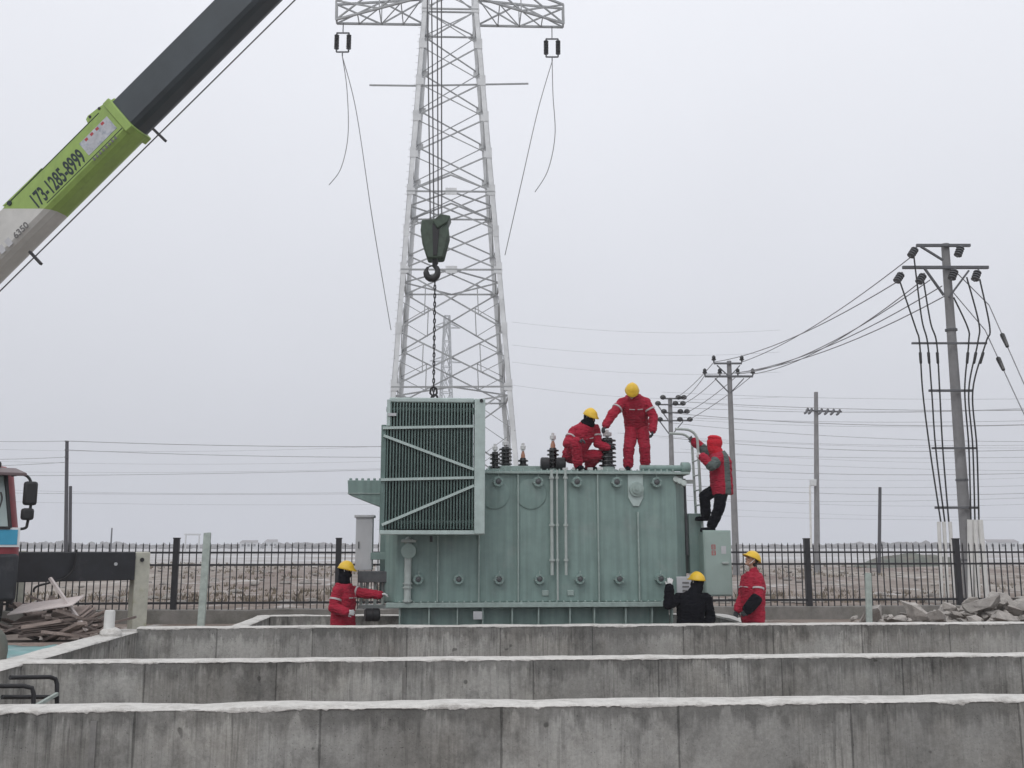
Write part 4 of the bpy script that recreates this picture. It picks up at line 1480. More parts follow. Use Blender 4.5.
def wheel(x, y, steer=0.0):
    ax = Matrix.Rotation(steer, 3, 'Z') @ V((1, 0, 0))
    ty = MB().lathe([(.30, -.13), (.40, -.15), (.46, -.13), (.485, -.06), (.485, .06), (.46, .13), (.40, .15), (.30, .13)], (x, y, .485), ax, 36).build('wheel', M['tyre'], CR)
    rim = MB().lathe([(.30, -.10), (.27, -.08), (.25, .02), (.12, .05), (.10, .10), (.02, .11)], (x, y, .485), ax * (1 if x > 0 else -1), 28).build('rim', M['boom_grey'], ty)


for x in (-1.02, 1.02):
    wheel(x, .95, R(-32))
    for y in (2.6, 7.6, 8.9): wheel(x, y)
b = MB()
for x in (-1.02, 1.02):
    b.tube([(x, .95 + .62 * math.cos(t * math.pi / 8), .5 + .62 * math.sin(t * math.pi / 8)) for t in range(9)], .05, 6)
b.build('mudguard', M['beam'], CR)
# outriggers
for yy, only in ((1.85, (1, -1)), (8.2, (1, -1))):
    for s in only:
        x1 = 3.60 if (s > 0 and yy < 3) else 2.9
        ob = MB().box((s * x1 / 2, yy, 1.12), (x1, .36, .50)).build('outrigger_beam', M['beam'], CR, bevel=.01)
        ob_b = MB()
        ob_b.lathe([(.03, 0), (.03, .02)], (s * (x1 - .35), yy - .18, 1.16), (0, -1, 0), 12)
        ob_b.build('beam_pin', M['greybox'], ob)
        xj = s * (x1 + .145)
        jk = MB().box((xj, yy, .66), (.27, .27, 1.42)).build('outrigger_jack', M['jack'], CR, bevel=.015)
        MB().lathe([(.038, 0), (.038, .012)], (xj - .02, yy - .15, 1.23), (0, -1, 0), 14).build('pin_hole', M['black'], jk)
        MB().lathe([(.08, .1), (.08, .0), (.22, 0), (.22, -.06)], (xj, yy, -.12), n=18).build('jack_foot', M['darksteel'], jk)
# whip of hose dangling over the beam
MB().tube(spline([(2.55, 1.60, 1.42), (2.52, 1.60, 1.1), (2.35, 1.58, .92), (1.95, 1.6, .8), (1.9, 1.6, .7)], 6), .018, 6).build('hose', M['black'], CR)

# boom: straight 3D line from turntable pivot to the tip above the hook
B0w, B1w = at(-200, 446, 20.5), at(445, -197, HD)
A_ = (B1w - B0w)
BL = A_.length
A_.normalize()
Lw = V((-A_.y, A_.x, 0)).normalized()
if Lw.y < 0: Lw = -Lw
Nw = A_.cross(Lw)
if Nw.z < 0: Nw = -Nw
Rm = Mi.to_3x3()
bO, bA, bL, bN = Mi @ B0w, Rm @ A_, Rm @ Lw, Rm @ Nw


def bs(px, py, wd):
    """pixel on the near side face of the boom -> (distance along, height across)"""
    o = V((0, 0, CAMZ)); t = at(px, py, 10) - o
    q = B0w - Lw * wd / 2
    k = (q - o).dot(Lw) / t.dot(Lw)
    p = o + t * k - B0w
    return p.dot(A_), p.dot(Nw)


def boom_section(s0, s1, wd, hh, mat, name, parent=CR, slant0=0.0, slant1=0.0):
    c = .28 * wd
    prof = [(-wd / 2, hh / 2 - .03), (-wd / 2 + .03, hh / 2), (wd / 2 - .03, hh / 2), (wd / 2, hh / 2 - .03), (wd / 2, -hh / 2), (wd / 2 - c * .35, -hh / 2 - c * .45), (wd / 2 - c, -hh / 2 - c * .7),
            (-wd / 2 + c, -hh / 2 - c * .7), (-wd / 2 + c * .35, -hh / 2 - c * .45), (-wd / 2, -hh / 2)]
    b = MB()
    vs = []
    for s, sl_ in ((s0, slant0), (s1, slant1)):
        for (l, n) in prof:
            vs.append(bO + bA * (s + sl_ * (hh / 2 - n)) + bL * l + bN * n)
    k = len(prof)
    b.faces(vs, [tuple(range(k))[::-1], tuple(range(k, 2 * k))] + [(i, (i + 1) % k, k + (i + 1) % k, k + i) for i in range(k)])
    return b.build(name, mat, parent, sharp=20)


WO, HO, WI, HI = .62, .72, .57, .66
sg = bs(3, 211, WO)[0]
sc_ = bs(122, 117, WO)[0]
boom0 = boom_section(-1.2, sg, WO, HO, M['boom_grey'], 'boom_base_section', slant1=.95)
boom1 = boom_section(sg + .001, sc_, WO, HO, M['boom_green'], 'boom_green_section', slant0=.95)
boom2 = boom_section(sc_ - 1.0, BL + .35, WI, HI, M['boom_dark'], 'boom_inner_section')
P_ = lambda s, n, l: bO + bA * s + bN * n + bL * l
BR = Matrix((bA, bL, bN)).transposed()
b = MB()
b.box(P_(sc_ - .04, -.03, 0), (.18, WO + .06, HO + .14), BR)
b.build('collar', M['boom_green'], boom1, bevel=.02)
b = MB()
for l in (-.24, .20):
    pr = [(sc_ - .55, HO / 2), (sc_ + .12, HO / 2), (sc_ + .12, HO / 2 - .22), (sc_ - .1, HO / 2 + .02), (sc_ - .3, HO / 2 + .12), (sc_ - .5, HO / 2 + .16), (sc_ - .6, HO / 2 + .1)]
    pr = [(sc_ - .62, HO / 2 + .05), (sc_ - .55, HO / 2 - .02), (sc_ + .12, HO / 2 - .1), (sc_ + .12, HO / 2 + .02), (sc_ - .2, HO / 2 + .12), (sc_ - .52, HO / 2 + .17), (sc_ - .6, HO / 2 + .14)]
    b.prism([P_(s, n, l) for s, n in pr], bL * .05)
b.build('collar_lug', M['boom_green'], boom1, bevel=.008)
b = MB()
for s in (-.5, -.25, -.02):
    b.lathe([(.03, 0), (.03, .012)], P_(sc_ + s, HO / 2 + .08 + .12 * s * -.5, -.24), -bL, 12)
b.build('lug_holes', M['black'], boom1)
# bolted strip and edge lines on the green section
b = MB()
b.box(P_((sg + sc_) / 2 + .35, -HO / 2 + .045, -WO / 2 - .004), ((sc_ - sg) - .9, .006, .012), BR)
b.box(P_((sg + sc_) / 2 - .05, HO / 2 - .035, -WO / 2 - .004), ((sc_ - sg) - .5, .006, .014), BR)
b.build('edge_line', M['ink'], boom1)
b = MB()
s_a = bs(12, 206, WO)[0]
b.prism([P_(s_a + ds, dn, -WO / 2 - .006) for ds, dn in ((-.12, HO / 2 - .02), (.0, HO / 2 - .02), (.85, HO / 2 - .015), (.95, HO / 2), (-.15, HO / 2 + .02))], bL * .1)
b.build('side_bracket', M['boom_green'], boom1)
MB().lathe([(.05, -.02), (.05, .03)], P_(s_a, HO / 2 - .06, -WO / 2), -bL, 14).build('bracket_bolt', M['ink'], boom1)


def on_boom(px, py):
    s, n = bs(px, py, WO)
    Mx = Matrix((bA, bN, -bL)).transposed().to_4x4()
    Mx.translation = P_(s, n, -WO / 2 - .004)
    return Mx


text_mesh("173-1285-8999", 'phone_lettering', M['ink'], boom1, on_boom(58, 179.5), .50, .46, .003, .010, 'CENTER')
text_mesh('6350', 'model_lettering', M['inkgrey'], boom0, on_boom(21, 230.5), .20, .95, .002, .004, 'CENTER')
s_, n_ = bs(7, 244, WO)
b = MB()
for k in range(4):
    b.box(P_(s_ - .55 + k * .20, n_, -WO / 2 - .003), (.12, .006, .18), BR)
b.build('faded_lettering', M['greybox'], boom0)
s_, n_ = bs(98, 136, WO)
stk = MB().box(P_(s_, n_, -WO / 2 - .003), (.78, .006, .36), BR).build('sticker', M['sticker'], boom1)
b = MB()
for k in range(4): b.box(P_(s_ - .22 + k * .15, n_ + .13, -WO / 2 - .007), (.07, .004, .06), BR)
b.build('sticker_lettering', M['redmark'], stk)
s_, n_ = bs(105, 148.5, WO)
b = MB()
for k in range(8): b.box(P_(s_ - .30 + k * .085, n_, -WO / 2 - .004), (.045, .005, .065), BR)
b.build('small_lettering', M['inkgrey'], boom1)
# luffing ropes and guide pegs under the boom
b = MB()
pa, pb = bs(-160, 449, 0), bs(295, 0, 0)
b.tube([P_(pa[0], pa[1], 0), P_(pb[0], pb[1], 0), P_(pb[0] + (pb[0] - pa[0]) * .5, pb[1] + (pb[1] - pa[1]) * .5, 0)], .013, 6)
b.build('hoist_rope', M['rope'], CR)
for px, py in ((150, 128), (25, 252)):
    s, n = bs(px, py, WO)
    MB().bar(P_(s, n + .1, -.1), P_(s + .03, n - .30, -.1), .06, .05).build('rope_guide', M['black'], CR)
b = MB()
b.box(P_(BL + .3, -.05, 0), (.7, .5, .75), BR)
b.build('boom_head', M['boom_dark'], CR, bevel=.03)
# slewing superstructure (outside the frame)
tb = Mi @ V((B0w.x + 1.2, B0w.y - .5, GRADE))
MB().lathe([(1.1, 1.45), (1.1, 1.75)], (tb.x * .4, tb.y, 0), n=32).build('turntable', M['darksteel'], CR)
MB().box((tb.x * .4, tb.y + .2, 2.6), (2.2, 3.4, 1.7)).build('superstructure', M['boom_green'], CR, bevel=.08)
lj0, lj1 = P_(.2, -1.5, 0), P_(4.4, -HO / 2 - .1, 0)
MB().tube([lj0, lj1], .14, 16).build('lift_cylinder', M['boom_grey'], CR)

# ------------------------------------------------------------------ clutter at the left
HEAP = 'timber heap by the crane'
hc = at(50, 632, 16.6)
random.seed(5)
gzl = GRADE + .02
for k in range(44):
    px = random.uniform(8, 98)
    d = random.uniform(15.6, 17.6)
    base = at(px, 630, d)
    lvl = random.random()
    hmax = .12 + .42 * max(0, 1 - abs(px - 55) / 45)
    z = gzl + .03 + lvl * hmax
    ln = random.uniform(.5, 1.3)
    yaw, pit = random.uniform(-1.2, 1.2), random.uniform(-.5, .5)
    rot = Matrix.Rotation(yaw, 3, 'Z') @ Matrix.Rotation(pit, 3, 'Y')
    b = MB().box((0, 0, 0), (ln, random.uniform(.05, .16), random.uniform(.02, .05)), rot)
    z = max(z, gzl + abs(math.sin(pit)) * ln * .42)
    tag(b.build('timber_offcut', M['timber'], origin=V((0, 0, 0)), bevel=.003), 'rough timber offcut jumbled in the debris heap beneath the plywood sheets', 'timber', HEAP).location = (base.x, d, z)
for k in range(9):
    c = at(56 + k * .8 - random.uniform(0, 4), 612 + k * 2.2, 16.5)
    rot = Matrix.Rotation(R(12 + random.uniform(-6, 6)), 3, 'Z') @ Matrix.Rotation(R(-8 + k * .4), 3, 'Y') @ Matrix.Rotation(R(9 - k * .5), 3, 'X')
    b = MB().box((0, 0, 0), (1.0 + random.uniform(-.1, .1), .75, .016), rot)
    o = b.build('plywood_sheet', M['ply'] if k == 0 else M['timber'], origin=V((0, 0, 0)))
    tag(o, 'pale plywood sheet lying tilted on top of the timber heap' if k == 0 else 'brown sheet edge stacked under the pale plywood sheet', 'plywood', 'plywood sheets on the heap')
    o.location = c
    if k == 0: o.location = at(47, 605, 16.3)
s0, s1 = at(50, 578, 16.3), at(87, 631, 16.1)
o = MB().bar(s0, s1, .05, .04).build('timber_batten', M['ply'], origin=s1)
tag(o, 'long pale batten leaning down over the timber heap from the outrigger', 'timber')
# white pipe stub on the wall, with mortar lump
p = at(109, 628, 15.6)
o = MB().lathe([(.095, -.1), (.085, 0), (.08, .02), (.078, .30), (.07, .33), (.055, .335), (.052, .30)], (0, 0, 0), n=18).build('pipe_stub', M['conduit'])
o.location = (p.x, p.y, ZT + .03)
tag(o, 'short white pipe stub standing upright on the left wall end', 'pipe')
mb = MB().ellip((0, 0, 0), .17, .16, .10, n=18, m=8)
for v_ in mb.bm.verts: v_.co *= 1 + .25 * noise.noise(v_.co * 6)
o = mb.build('mortar_lump', M['conc_top'])
o.location = (p.x + .03, p.y, ZT + .02)
tag(o, 'lump of pale mortar around the foot of the white pipe stub', 'mortar')
# leaning greenish stakes
for (a, b2, wd, lab, cat) in (((207.5, 533, 18.9), (200.5, 627, 18.3), .13, 'greenish weathered wooden stake leaning in front of the fence, left of the transformer', 'stake'),
                              ((868, 573, 18.6), (868.5, 622, 18.4), .105, 'small grey wooden stake standing among the rubble near the right fence', 'stake')):
    P0, P1 = at(*a), at(*b2)
    P1.z = min(P1.z, ground_z(P1.x, P1.y) - .05)
    o = MB().bar(P1, P0, wd, .06, (0, -1, 0)).build('wooden_stake', M['stake'], origin=P1, bevel=.006)
    tag(o, lab, cat)
# teal sheet at the left wall
mb = MB()
gx = [at(px, 655, 13.6).x for px in (-60, 45)]
n = 14
vs = [[mb.bm.verts.new((gx[0] + (gx[1] - gx[0]) * i / n, 13.0 + 2.0 * j / 8, GRADE + .05 + .035 * noise.noise(V((i * .5, j * .6, 2))))) for j in range(9)] for i in range(n + 1)]
for i in range(n):
    for j in range(8): mb.bm.faces.new((vs[i][j], vs[i + 1][j], vs[i + 1][j + 1], vs[i][j + 1]))
o = mb.build('plastic_sheet', M['teal'], origin=V((gx[0], 13, GRADE)))
sm = o.modifiers.new('thick', 'SOLIDIFY'); sm.thickness = .01
tag(o, 'crumpled teal plastic sheet on the ground beyond the left wall', 'sheet')
o = MB().bar(at(-20, 645, 15.4), at(75, 644, 15.6), .06, .05).build('timber_batten', M['timber'], origin=at(-20, 645, 15.4))
tag(o, 'flat dark batten edging the teal sheet below the timber heap', 'timber')
mb = MB().ellip((0, 0, 0), .13, .13, .26, n=16, m=8)
o = mb.build('cement_bag', M['netgreen'])
o.location = at(-4, 651, 12.4)
tag(o, 'dull olive sack at the very left edge beside the teal sheet', 'sack')
# bent rebar loops behind the nearest wall
for (pts_, lab) in (([(10, 677.5, 9.7), (50, 677, 10.1), (55.5, 679, 10.15), (57, 684, 10.15), (57, 716, 10.15)], 'bent black rebar loop nearer the pit middle, behind the nearest wall'),
                    ([(-30, 686, 9.5), (24, 686, 9.6), (32, 688, 9.65), (33.5, 694, 9.65), (33.5, 716, 9.65)], 'bent black rebar loop at the left edge, behind the nearest wall'),
                    ([(2, 697, 9.6), (57, 697, 10.12)], 'straight black rebar tying the two bent loops together')):
    P = [at(*q) for q in pts_]
    o = MB().tube(P, .021, 10).build('rebar_loop', M['black'], origin=P[-1])
    tag(o, lab, 'rebar', 'rebar behind the nearest wall')
o = MB().bar(at(36, 706, 9.6), at(57, 694, 10.0), .03, .03).build('timber_batten', M['stake'], origin=at(36, 706, 9.6))
tag(o, 'short grey batten propped behind the nearest wall beside the rebar', 'timber')

# ------------------------------------------------------------------ rubble at the right
random.seed(21)
RUB = 'broken concrete along the right fence'


def chunk(p, s, flat, mat='rubble', lab='angular grey chunk of broken concrete in the rubble along the right fence'):
    b = MB()
    pts = []
    for k in range(16):
        v = V((random.gauss(0, 1), random.gauss(0, 1), random.gauss(0, 1))).normalized()
        m_ = max(abs(v.x), abs(v.y), abs(v.z))
        v = v.lerp(v / m_, .55) * random.uniform(.8, 1.05)
        pts.append(V((v.x * s * random.uniform(.8, 1.2), v.y * s * .9, v.z * s * flat)))
    vs = [b.bm.verts.new(q) for q in pts]
    r = bmesh.ops.convex_hull(b.bm, input=vs)
    bmesh.ops.delete(b.bm, geom=list({g for g in r['geom_interior'] + r['geom_unused'] if isinstance(g, bmesh.types.BMVert)}), context='VERTS')
    bmesh.ops.triangulate(b.bm, faces=b.bm.faces)
    bmesh.ops.subdivide_edges(b.bm, edges=b.bm.edges, cuts=2, use_grid_fill=True)
    sd = random.uniform(0, 90)
    for v_ in b.bm.verts:
        n_ = noise.fractal(v_.co / s * 1.6 + V((sd, 0, 0)), 1.0, 2.1, 4)
        v_.co += v_.co.normalized() * n_ * s * .16
    rot = Matrix.Rotation(random.uniform(-.5, .5), 3, 'X') @ Matrix.Rotation(random.uniform(-.5, .5), 3, 'Y') @ Matrix.Rotation(random.uniform(0, 6), 3, 'Z')
    for v_ in b.bm.verts: v_.co = rot @ v_.co
    o = b.build('rubble_chunk', M[mat], smooth=True, sharp=24)
    o.location = p
    return tag(o, lab, 'rubble', RUB)


def rub_h(px):
    return .08 + .08 * max(0, min(1, (px - 870) / 60)) + .40 * max(0, min(1, (px - 930) / 80))


for k in range(230):
    px = 850 + 225 * random.random() ** .7
    d = random.uniform(18.6, 21.6)
    s = random.uniform(.05, .17) * (1 + .5 * (px > 930)) * (1.5 if random.random() < .15 else 1)
    base = at(px, 600, d)
    lvl = random.random()
    z = ground_z(base.x, d) + .22 + rub_h(px) * (1 - abs(d - 20.2) / 2.4) * (0.3 + .7 * lvl) + s * .15
    chunk((base.x, d, z), s, random.uniform(.22, .5))
for px, py, d, s, lab in ((918, 612, 18.9, .34, 'big flat slab of broken concrete tilted at the middle of the rubble'), (940, 616, 18.5, .24, 'broken slab with dark broken edge lying just behind the pit wall'),
                          (872, 614, 18.9, .3, 'flat broken slab at the left end of the rubble, by the small grey stake'), (984, 606, 19.3, .36, 'largest boulder like concrete lump in the rubble heap under the conduits')):
    p = at(px, py, d)
    chunk((p.x, d, max(p.z, ground_z(p.x, d) + .08)), s, .42, lab=lab)
for k in range(70):
    px = random.choice((random.uniform(160, 240), random.uniform(845, 1000)))
    d = random.uniform(17.6, 21)
    p = at(px, 600, d)
    chunk((p.x, d, ground_z(p.x, d) + .03), random.uniform(.05, .15), .5, lab='low piece of broken concrete lying on bare soil between pit wall and fence')

# dry grass on the field beyond the fence
random.seed(3)
b = MB()
for k in range(3800):
    d = 27 + 60 * random.random() ** 1.6
    x = random.uniform(-.62, .62) * d
    if noise.noise(V((x * .12, d * .06, 8))) < -.08: continue
    z = ground_z(x, d)
    h = random.uniform(.06, .22)
    for j in range(4):
        a_ = random.uniform(0, 6.28); r_ = random.uniform(.02, .12)
        q = V((x + r_ * math.cos(a_), d + r_ * math.sin(a_), z - .02))
        tpv = q + V((random.uniform(-.1, .1), random.uniform(-.1, .1), h))
        wv = V((.012, .006, 0)) * (1 + d / 40)
        b.faces([q - wv, q + wv, tpv], [(0, 1, 2)])
o = b.build('dry_grass', M['drygrass'], smooth=False)
o['kind'] = 'stuff'
# low clods and snow lumps on the scrub field
b = MB()
for k in range(420):
    d = 26.5 + 50 * random.random() ** 1.7
    x = random.uniform(-.6, .6) * d
    s = random.uniform(.05, .16)
    b.ellip((x, d, ground_z(x, d) + s * .1), s * random.uniform(1, 2), s, s * .6, n=7, m=4)
o = b.build('soil_clods', M['rubble'])
o['kind'] = 'stuff'

# spoil heap under a green net, right of centre
p = at(918, 552, 74)
mb = MB()
n = 40
vs = []
for i in range(n + 1):
    row = []
    for j in range(13):
        u, v_ = i / n * 2 - 1, j / 6 - 1
        hh = max(0, 1 - u * u) * max(0, 1 - v_ * v_) * .95
        row.append(mb.bm.verts.new((u * 4.6, v_ * 2.4, hh * (1 + .3 * noise.noise(V((u * 4, v_ * 3, 1)))) - .03)))
    vs.append(row)
for i in range(n):
    for j in range(12): mb.bm.faces.new((vs[i][j], vs[i + 1][j], vs[i + 1][j + 1], vs[i][j + 1]))
o = mb.build('spoil_heap', M['netgreen'])
o.location = (p.x, 74, ground_z(p.x, 74))
tag(o, 'low dark spoil heap on the field beyond the fence, left of the thick pole', 'soil heap')

# far treeline and buildings
random.seed(9)
b = MB()
for k in range(1300):
    x = random.uniform(-470, 470)
    d = random.uniform(520, 700)
    g = noise.noise(V((x * .02, 0, 4)))
    h = (1.4 + 1.8 * random.random()) * (1 + .9 * g)
    for j in range(2):
        b.ellip((x + random.uniform(-2, 2), d + random.uniform(-3, 3), .4 + h * random.uniform(.4, .6)), random.uniform(1, 4), 1.5, h * random.uniform(.35, .55), n=6, m=4)
for v_ in b.bm.verts: v_.co += noise.noise_vector(v_.co * .9) * .6
o = b.build('far_treeline', M['tree_far'], smooth=False)
o['kind'] = 'stuff'
for px, d, wd, h, lab in ((250, 520, 9, 4.0, 'pale low far building over the fence left of the worker with outstretched arm'),
                          (272, 560, 7, 4.6, 'tiny far gabled shed at the horizon left of the transformer'),
                          (192, 300, 0, 0, 'pale goalpost shaped far gantry over the fence by the leaning stake'),
                          (1000, 450, 14, 4.0, 'long low far shed at the horizon right of the thick pole')):
    p = at(px, 548, d)
    if wd:
        T = thing('far_building', lab, 'building', (p.x, d, ground_z(p.x, d)))
        MB().box((0, 0, h * .4), (wd, 6, h * .8)).build('wall', M['house'], T)
        MB().prism([(-wd / 2 - .3, -3.3, h * .8), (wd / 2 + .3, -3.3, h * .8), (wd / 2 - .5, 0, h * 1.1), (-wd / 2 + .5, 0, h * 1.1)], (0, .2, 0)).build('roof', M['roofdark'], T)
        b = MB()
        for k in range(3): MB().box((-wd / 3 + k * wd / 3, -3.02, h * .45), (1.2, .06, 1.2)).build('window', M['black'], T)
    else:
        T = thing('far_gantry', lab, 'gantry', (p.x, d, ground_z(p.x, d)))
        MB().bar((-2, 0, 0), (-2, 0, 4.8), .35).build('post', M['house'], T)
        MB().bar((2, 0, 0), (2, 0, 4.8), .35).build('post', M['house'], T)
        MB().bar((-2.4, 0, 4.8), (2.4, 0, 4.8), .5).build('cross_beam', M['house'], T)

# ------------------------------------------------------------------ people
def remesh(mb, name, mat, parent, voxel, smooth=2, wrinkle=0.0, wscale=9.0, seed=0):
    me = bpy.data.meshes.new('tmp')
    bmesh.ops.recalc_face_normals(mb.bm, faces=mb.bm.faces)
    mb.bm.to_mesh(me)
    mb.bm.free()
    o = bpy.data.objects.new('tmp', me)
    COL.objects.link(o)
    r = o.modifiers.new('r', 'REMESH')
    r.mode = 'VOXEL'
    r.voxel_size = voxel
    if smooth:
        s = o.modifiers.new('s', 'SMOOTH')
        s.factor = .5
        s.iterations = smooth
    dg = bpy.context.evaluated_depsgraph_get()
    m2 = bpy.data.meshes.new_from_object(o.evaluated_get(dg))
    bpy.data.objects.remove(o)
    bpy.data.meshes.remove(me)
    m2.name = name
    if wrinkle:
        nrm = [v.normal.copy() for v in m2.vertices]
        for v, nn in zip(m2.vertices, nrm):
            q = v.co * wscale + V((seed * 7.1, 0, 0))
            q.z *= 1.5
            f = noise.noise(q) * .55 + (1 - abs(noise.noise(V((q.x * 1.2, q.y * 1.2, q.z * 2.6)))) * 2.4) * .6
            v.co += nn * wrinkle * f
    for p in m2.polygons: p.use_smooth = True
    for m in (mat if isinstance(mat, (list, tuple)) else [mat]): m2.materials.append(m)
    n = bpy.data.objects.new(name, m2)
    COL.objects.link(n)
    n.parent = parent
    return n


def hand(mb, w, d, nrm, side, k=1.0, curl=.5):
    d = d.normalized()
    nrm = (nrm - d * nrm.dot(d)).normalized()
    s = d.cross(nrm) * side
    for t in (-.026, 0, .026):
        mb.capsule(w + s * t * .7, w + d * .085 + s * t, .017 * k, .015 * k, 8)
    for i, L_ in enumerate((.070, .078, .073, .056)):
        root = w + d * .085 + s * (.034 - .0225 * i)
        dd_ = (d + s * (.16 - .10 * i)).normalized()
        m1 = root + (dd_ * math.cos(curl * .7) + nrm * math.sin(curl * .7)) * L_ * .55
        m2 = m1 + (dd_ * math.cos(curl * 1.6) + nrm * math.sin(curl * 1.6)) * L_ * .5
        mb.capsule(root, m1, .0095 * k, .009 * k, 8)
        mb.capsule(m1, m2, .009 * k, .0078 * k, 8)
    r0 = w + d * .03 + s * .03
    r1 = r0 + (d * .55 + s * .7 + nrm * .25).normalized() * .045
    r2 = r1 + (d * .85 + s * .25 + nrm * .45).normalized() * .035
    mb.capsule(r0, r1, .012 * k, .011 * k, 8)
    mb.capsule(r1, r2, .011 * k, .009 * k, 8)


def torso(mb, J, g=0.0, sc=1.0, low=.10):
    pel, che, nck = J['pel'], J['che'], J['nck']
    wx = (J['shR'] - J['shL']).normalized()
    hx = (J['hipR'] - J['hipL']).normalized()
    up = (che - pel).normalized()
    def sec(c, ax, u, a, b):
        ax = (ax - u * ax.dot(u)).normalized()
        dp = u.cross(ax)
        return (c, ax * (a + g) * sc, dp * (b + g) * sc)
    mid = pel.lerp(che, .45)
    sh = che.lerp(nck, .45)
    mb.loft([sec(pel - up * low, hx, up, .145, .115), sec(pel, hx, up, .168, .125), sec(mid, (hx + wx), up, .158, .118), sec(che, wx, up, .185, .135),
             sec(sh, wx, (nck - che).normalized(), .165, .105), sec(nck, wx, (nck - che).normalized(), .07, .065)], 24, 2.3)


def head_axes(J):
    f = J['face'].normalized()
    u = J.get('hup', V((0, 0, 1)))
    u = (u - f * u.dot(f)).normalized()
    return f, u, f.cross(u)


def person(label, d0, px, group='workers on the site', suit='red', gloveL='glove_d', gloveR='glove_d', hood=None, mask=None, helmet=True, style='coverall', floor=None, wr=.016, bands=True, seed=0, curlL=.7, curlR=.7, bulk=1.0):
    """px: joints as (pixel x, pixel y, depth offset) - real 3D points, checked for limb lengths"""
    J = {}
    for k, v in px.items():
        if k in ('face', 'hup', 'handL', 'handR', 'palmL', 'palmR', 'toeL', 'toeR'): J[k] = V(v)
        else: J[k] = at(v[0], v[1], d0 + (v[2] if len(v) > 2 else 0))
    for s in 'LR':      # keep believable limb lengths
        for a, b2, ln in (('sh', 'el', .30), ('el', 'wr', .265), ('hip', 'kn', .43), ('kn', 'an', .42)):
            A, B = J[a + s], J[b2 + s]
            k = (B - A).length
            f = min(max(k, ln * .84), ln * 1.10) / k
            mv = (B - A) * (f - 1)
            order = {'el': ('el', 'wr'), 'wr': ('wr',), 'kn': (), 'an': ()}[b2]
            for q in order: J[q + s] = J[q + s] + mv
            if abs(f - 1) > .25: print('limb', label[:20], a + s, round(k, 3))
    base = V((J['pel'].x, J['pel'].y, min(J['anL'].z, J['anR'].z) - .08 if floor is None else floor))
    T = thing('person', label, 'person', base, 0, group)
    for k in J:
        if k not in ('face', 'hup', 'handL', 'handR', 'palmL', 'palmR', 'toeL', 'toeR'): J[k] = J[k] - base
    f, u, r = head_axes(J)
    hd = J['hd']
    # --- body: one continuous surface
    b = MB()
    torso(b, J, -.02)
    b.capsule(J['nck'] - (J['hd'] - J['nck']) * .2, hd - u * .05 - f * .01, .058, .054)
    b.ellip(hd, .077, .097, .117, (r, f, u), 20, 14)
    b.ellip(hd - u * .065 + f * .035, .055, .055, .055, (r, f, u), 14, 10)
    b.ellip(hd - u * .105 + f * .072, .022, .02, .018, (r, f, u), 10, 8)
    b.capsule(hd + f * .092 + u * .012, hd + f * .113 - u * .030, .010, .015, 8)
    b.capsule(hd + f * .078 + u * .030 - r * .035, hd + f * .078 + u * .030 + r * .035, .016, .016, 8)
    for s in (-1, 1):
        b.ellip(hd + r * s * .079 - u * .01 - f * .01, .012, .024, .034, (r, f, u), 10, 8)
        b.ellip(hd + r * s * .042 - u * .028 + f * .066, .022, .022, .02, (r, f, u), 10, 8)
    b.capsule(hd + f * .090 - u * .062 - r * .020, hd + f * .090 - u * .062 + r * .020, .010, .010, 8)
    for s in 'LR':
        b.capsule(J['sh' + s], J['el' + s], .052, .042); b.capsule(J['el' + s], J['wr' + s], .041, .028)
        b.capsule(J['hip' + s], J['kn' + s], .082, .058); b.capsule(J['kn' + s], J['an' + s], .056, .038)
        toe = J.get('toe' + s, V((0, -1, 0))).normalized()
        b.capsule(J['an' + s] - toe * .03 - V((0, 0, .045)), J['an' + s] + toe * .15 - V((0, 0, .055)), .035, .03)
        b.capsule(J['an' + s], J['an' + s] - V((0, 0, .05)), .036, .036)
        side = 1 if s == 'L' else -1
        hd_ = J.get('hand' + s, J['wr' + s] - J['el' + s]).normalized()
        hand(b, J['wr' + s], hd_, J.get('palm' + s, V((0, 1, 0))), side, 1.0, curlL if s == 'L' else curlR)
    remesh(b, 'body', M['skin'], T, .0058, 1)
    if not mask and not hood:
        h_ = MB()
        h_.ellip(hd - f * .028 + u * .005, .082, .080, .112, (r, f, u), 18, 12)
        h_.ellip(hd - f * .05 - u * .055, .068, .05, .06, (r, f, u), 14, 10)
        remesh(h_, 'hair', M['eye'], T, .008, 1, .004, 30, seed)
    for s in (-1, 1):
        MB().ellip(hd + r * s * .034 + u * .004 + f * .085, .014, .009, .008, (r, f, u), 10, 6).build('eye', M['eye'], T)
    # --- gloves
    for s, gm, cu in (('L', gloveL, curlL), ('R', gloveR, curlR)):
        b = MB()
        hd_ = J.get('hand' + s, J['wr' + s] - J['el' + s]).normalized()
        fa = (J['wr' + s] - J['el' + s]).normalized()
        hand(b, J['wr' + s], hd_, J.get('palm' + s, V((0, 1, 0))), 1 if s == 'L' else -1, 1.28, cu)
        b.capsule(J['wr' + s] - fa * .05, J['wr' + s] + hd_ * .03, .042, .036)
        remesh(b, 'glove', M[gm], T, .0062, 1)
    # --- boots
    for s in 'LR':
        b = MB()
        toe = J.get('toe' + s, V((0, -1, 0))).normalized()
        a = J['an' + s]
        b.capsule(a + V((0, 0, .10)), a - V((0, 0, .03)), .058, .055)
        b.capsule(a - toe * .035 - V((0, 0, .045)), a + toe * .16 - V((0, 0, .052)), .048, .044)
        for t in (-.04, .05, .16): b.ellip(a + toe * t - V((0, 0, .072)), .05, .05, .022, None, 12, 6)
        remesh(b, 'boot', M['blackcloth'], T, .010, 2)

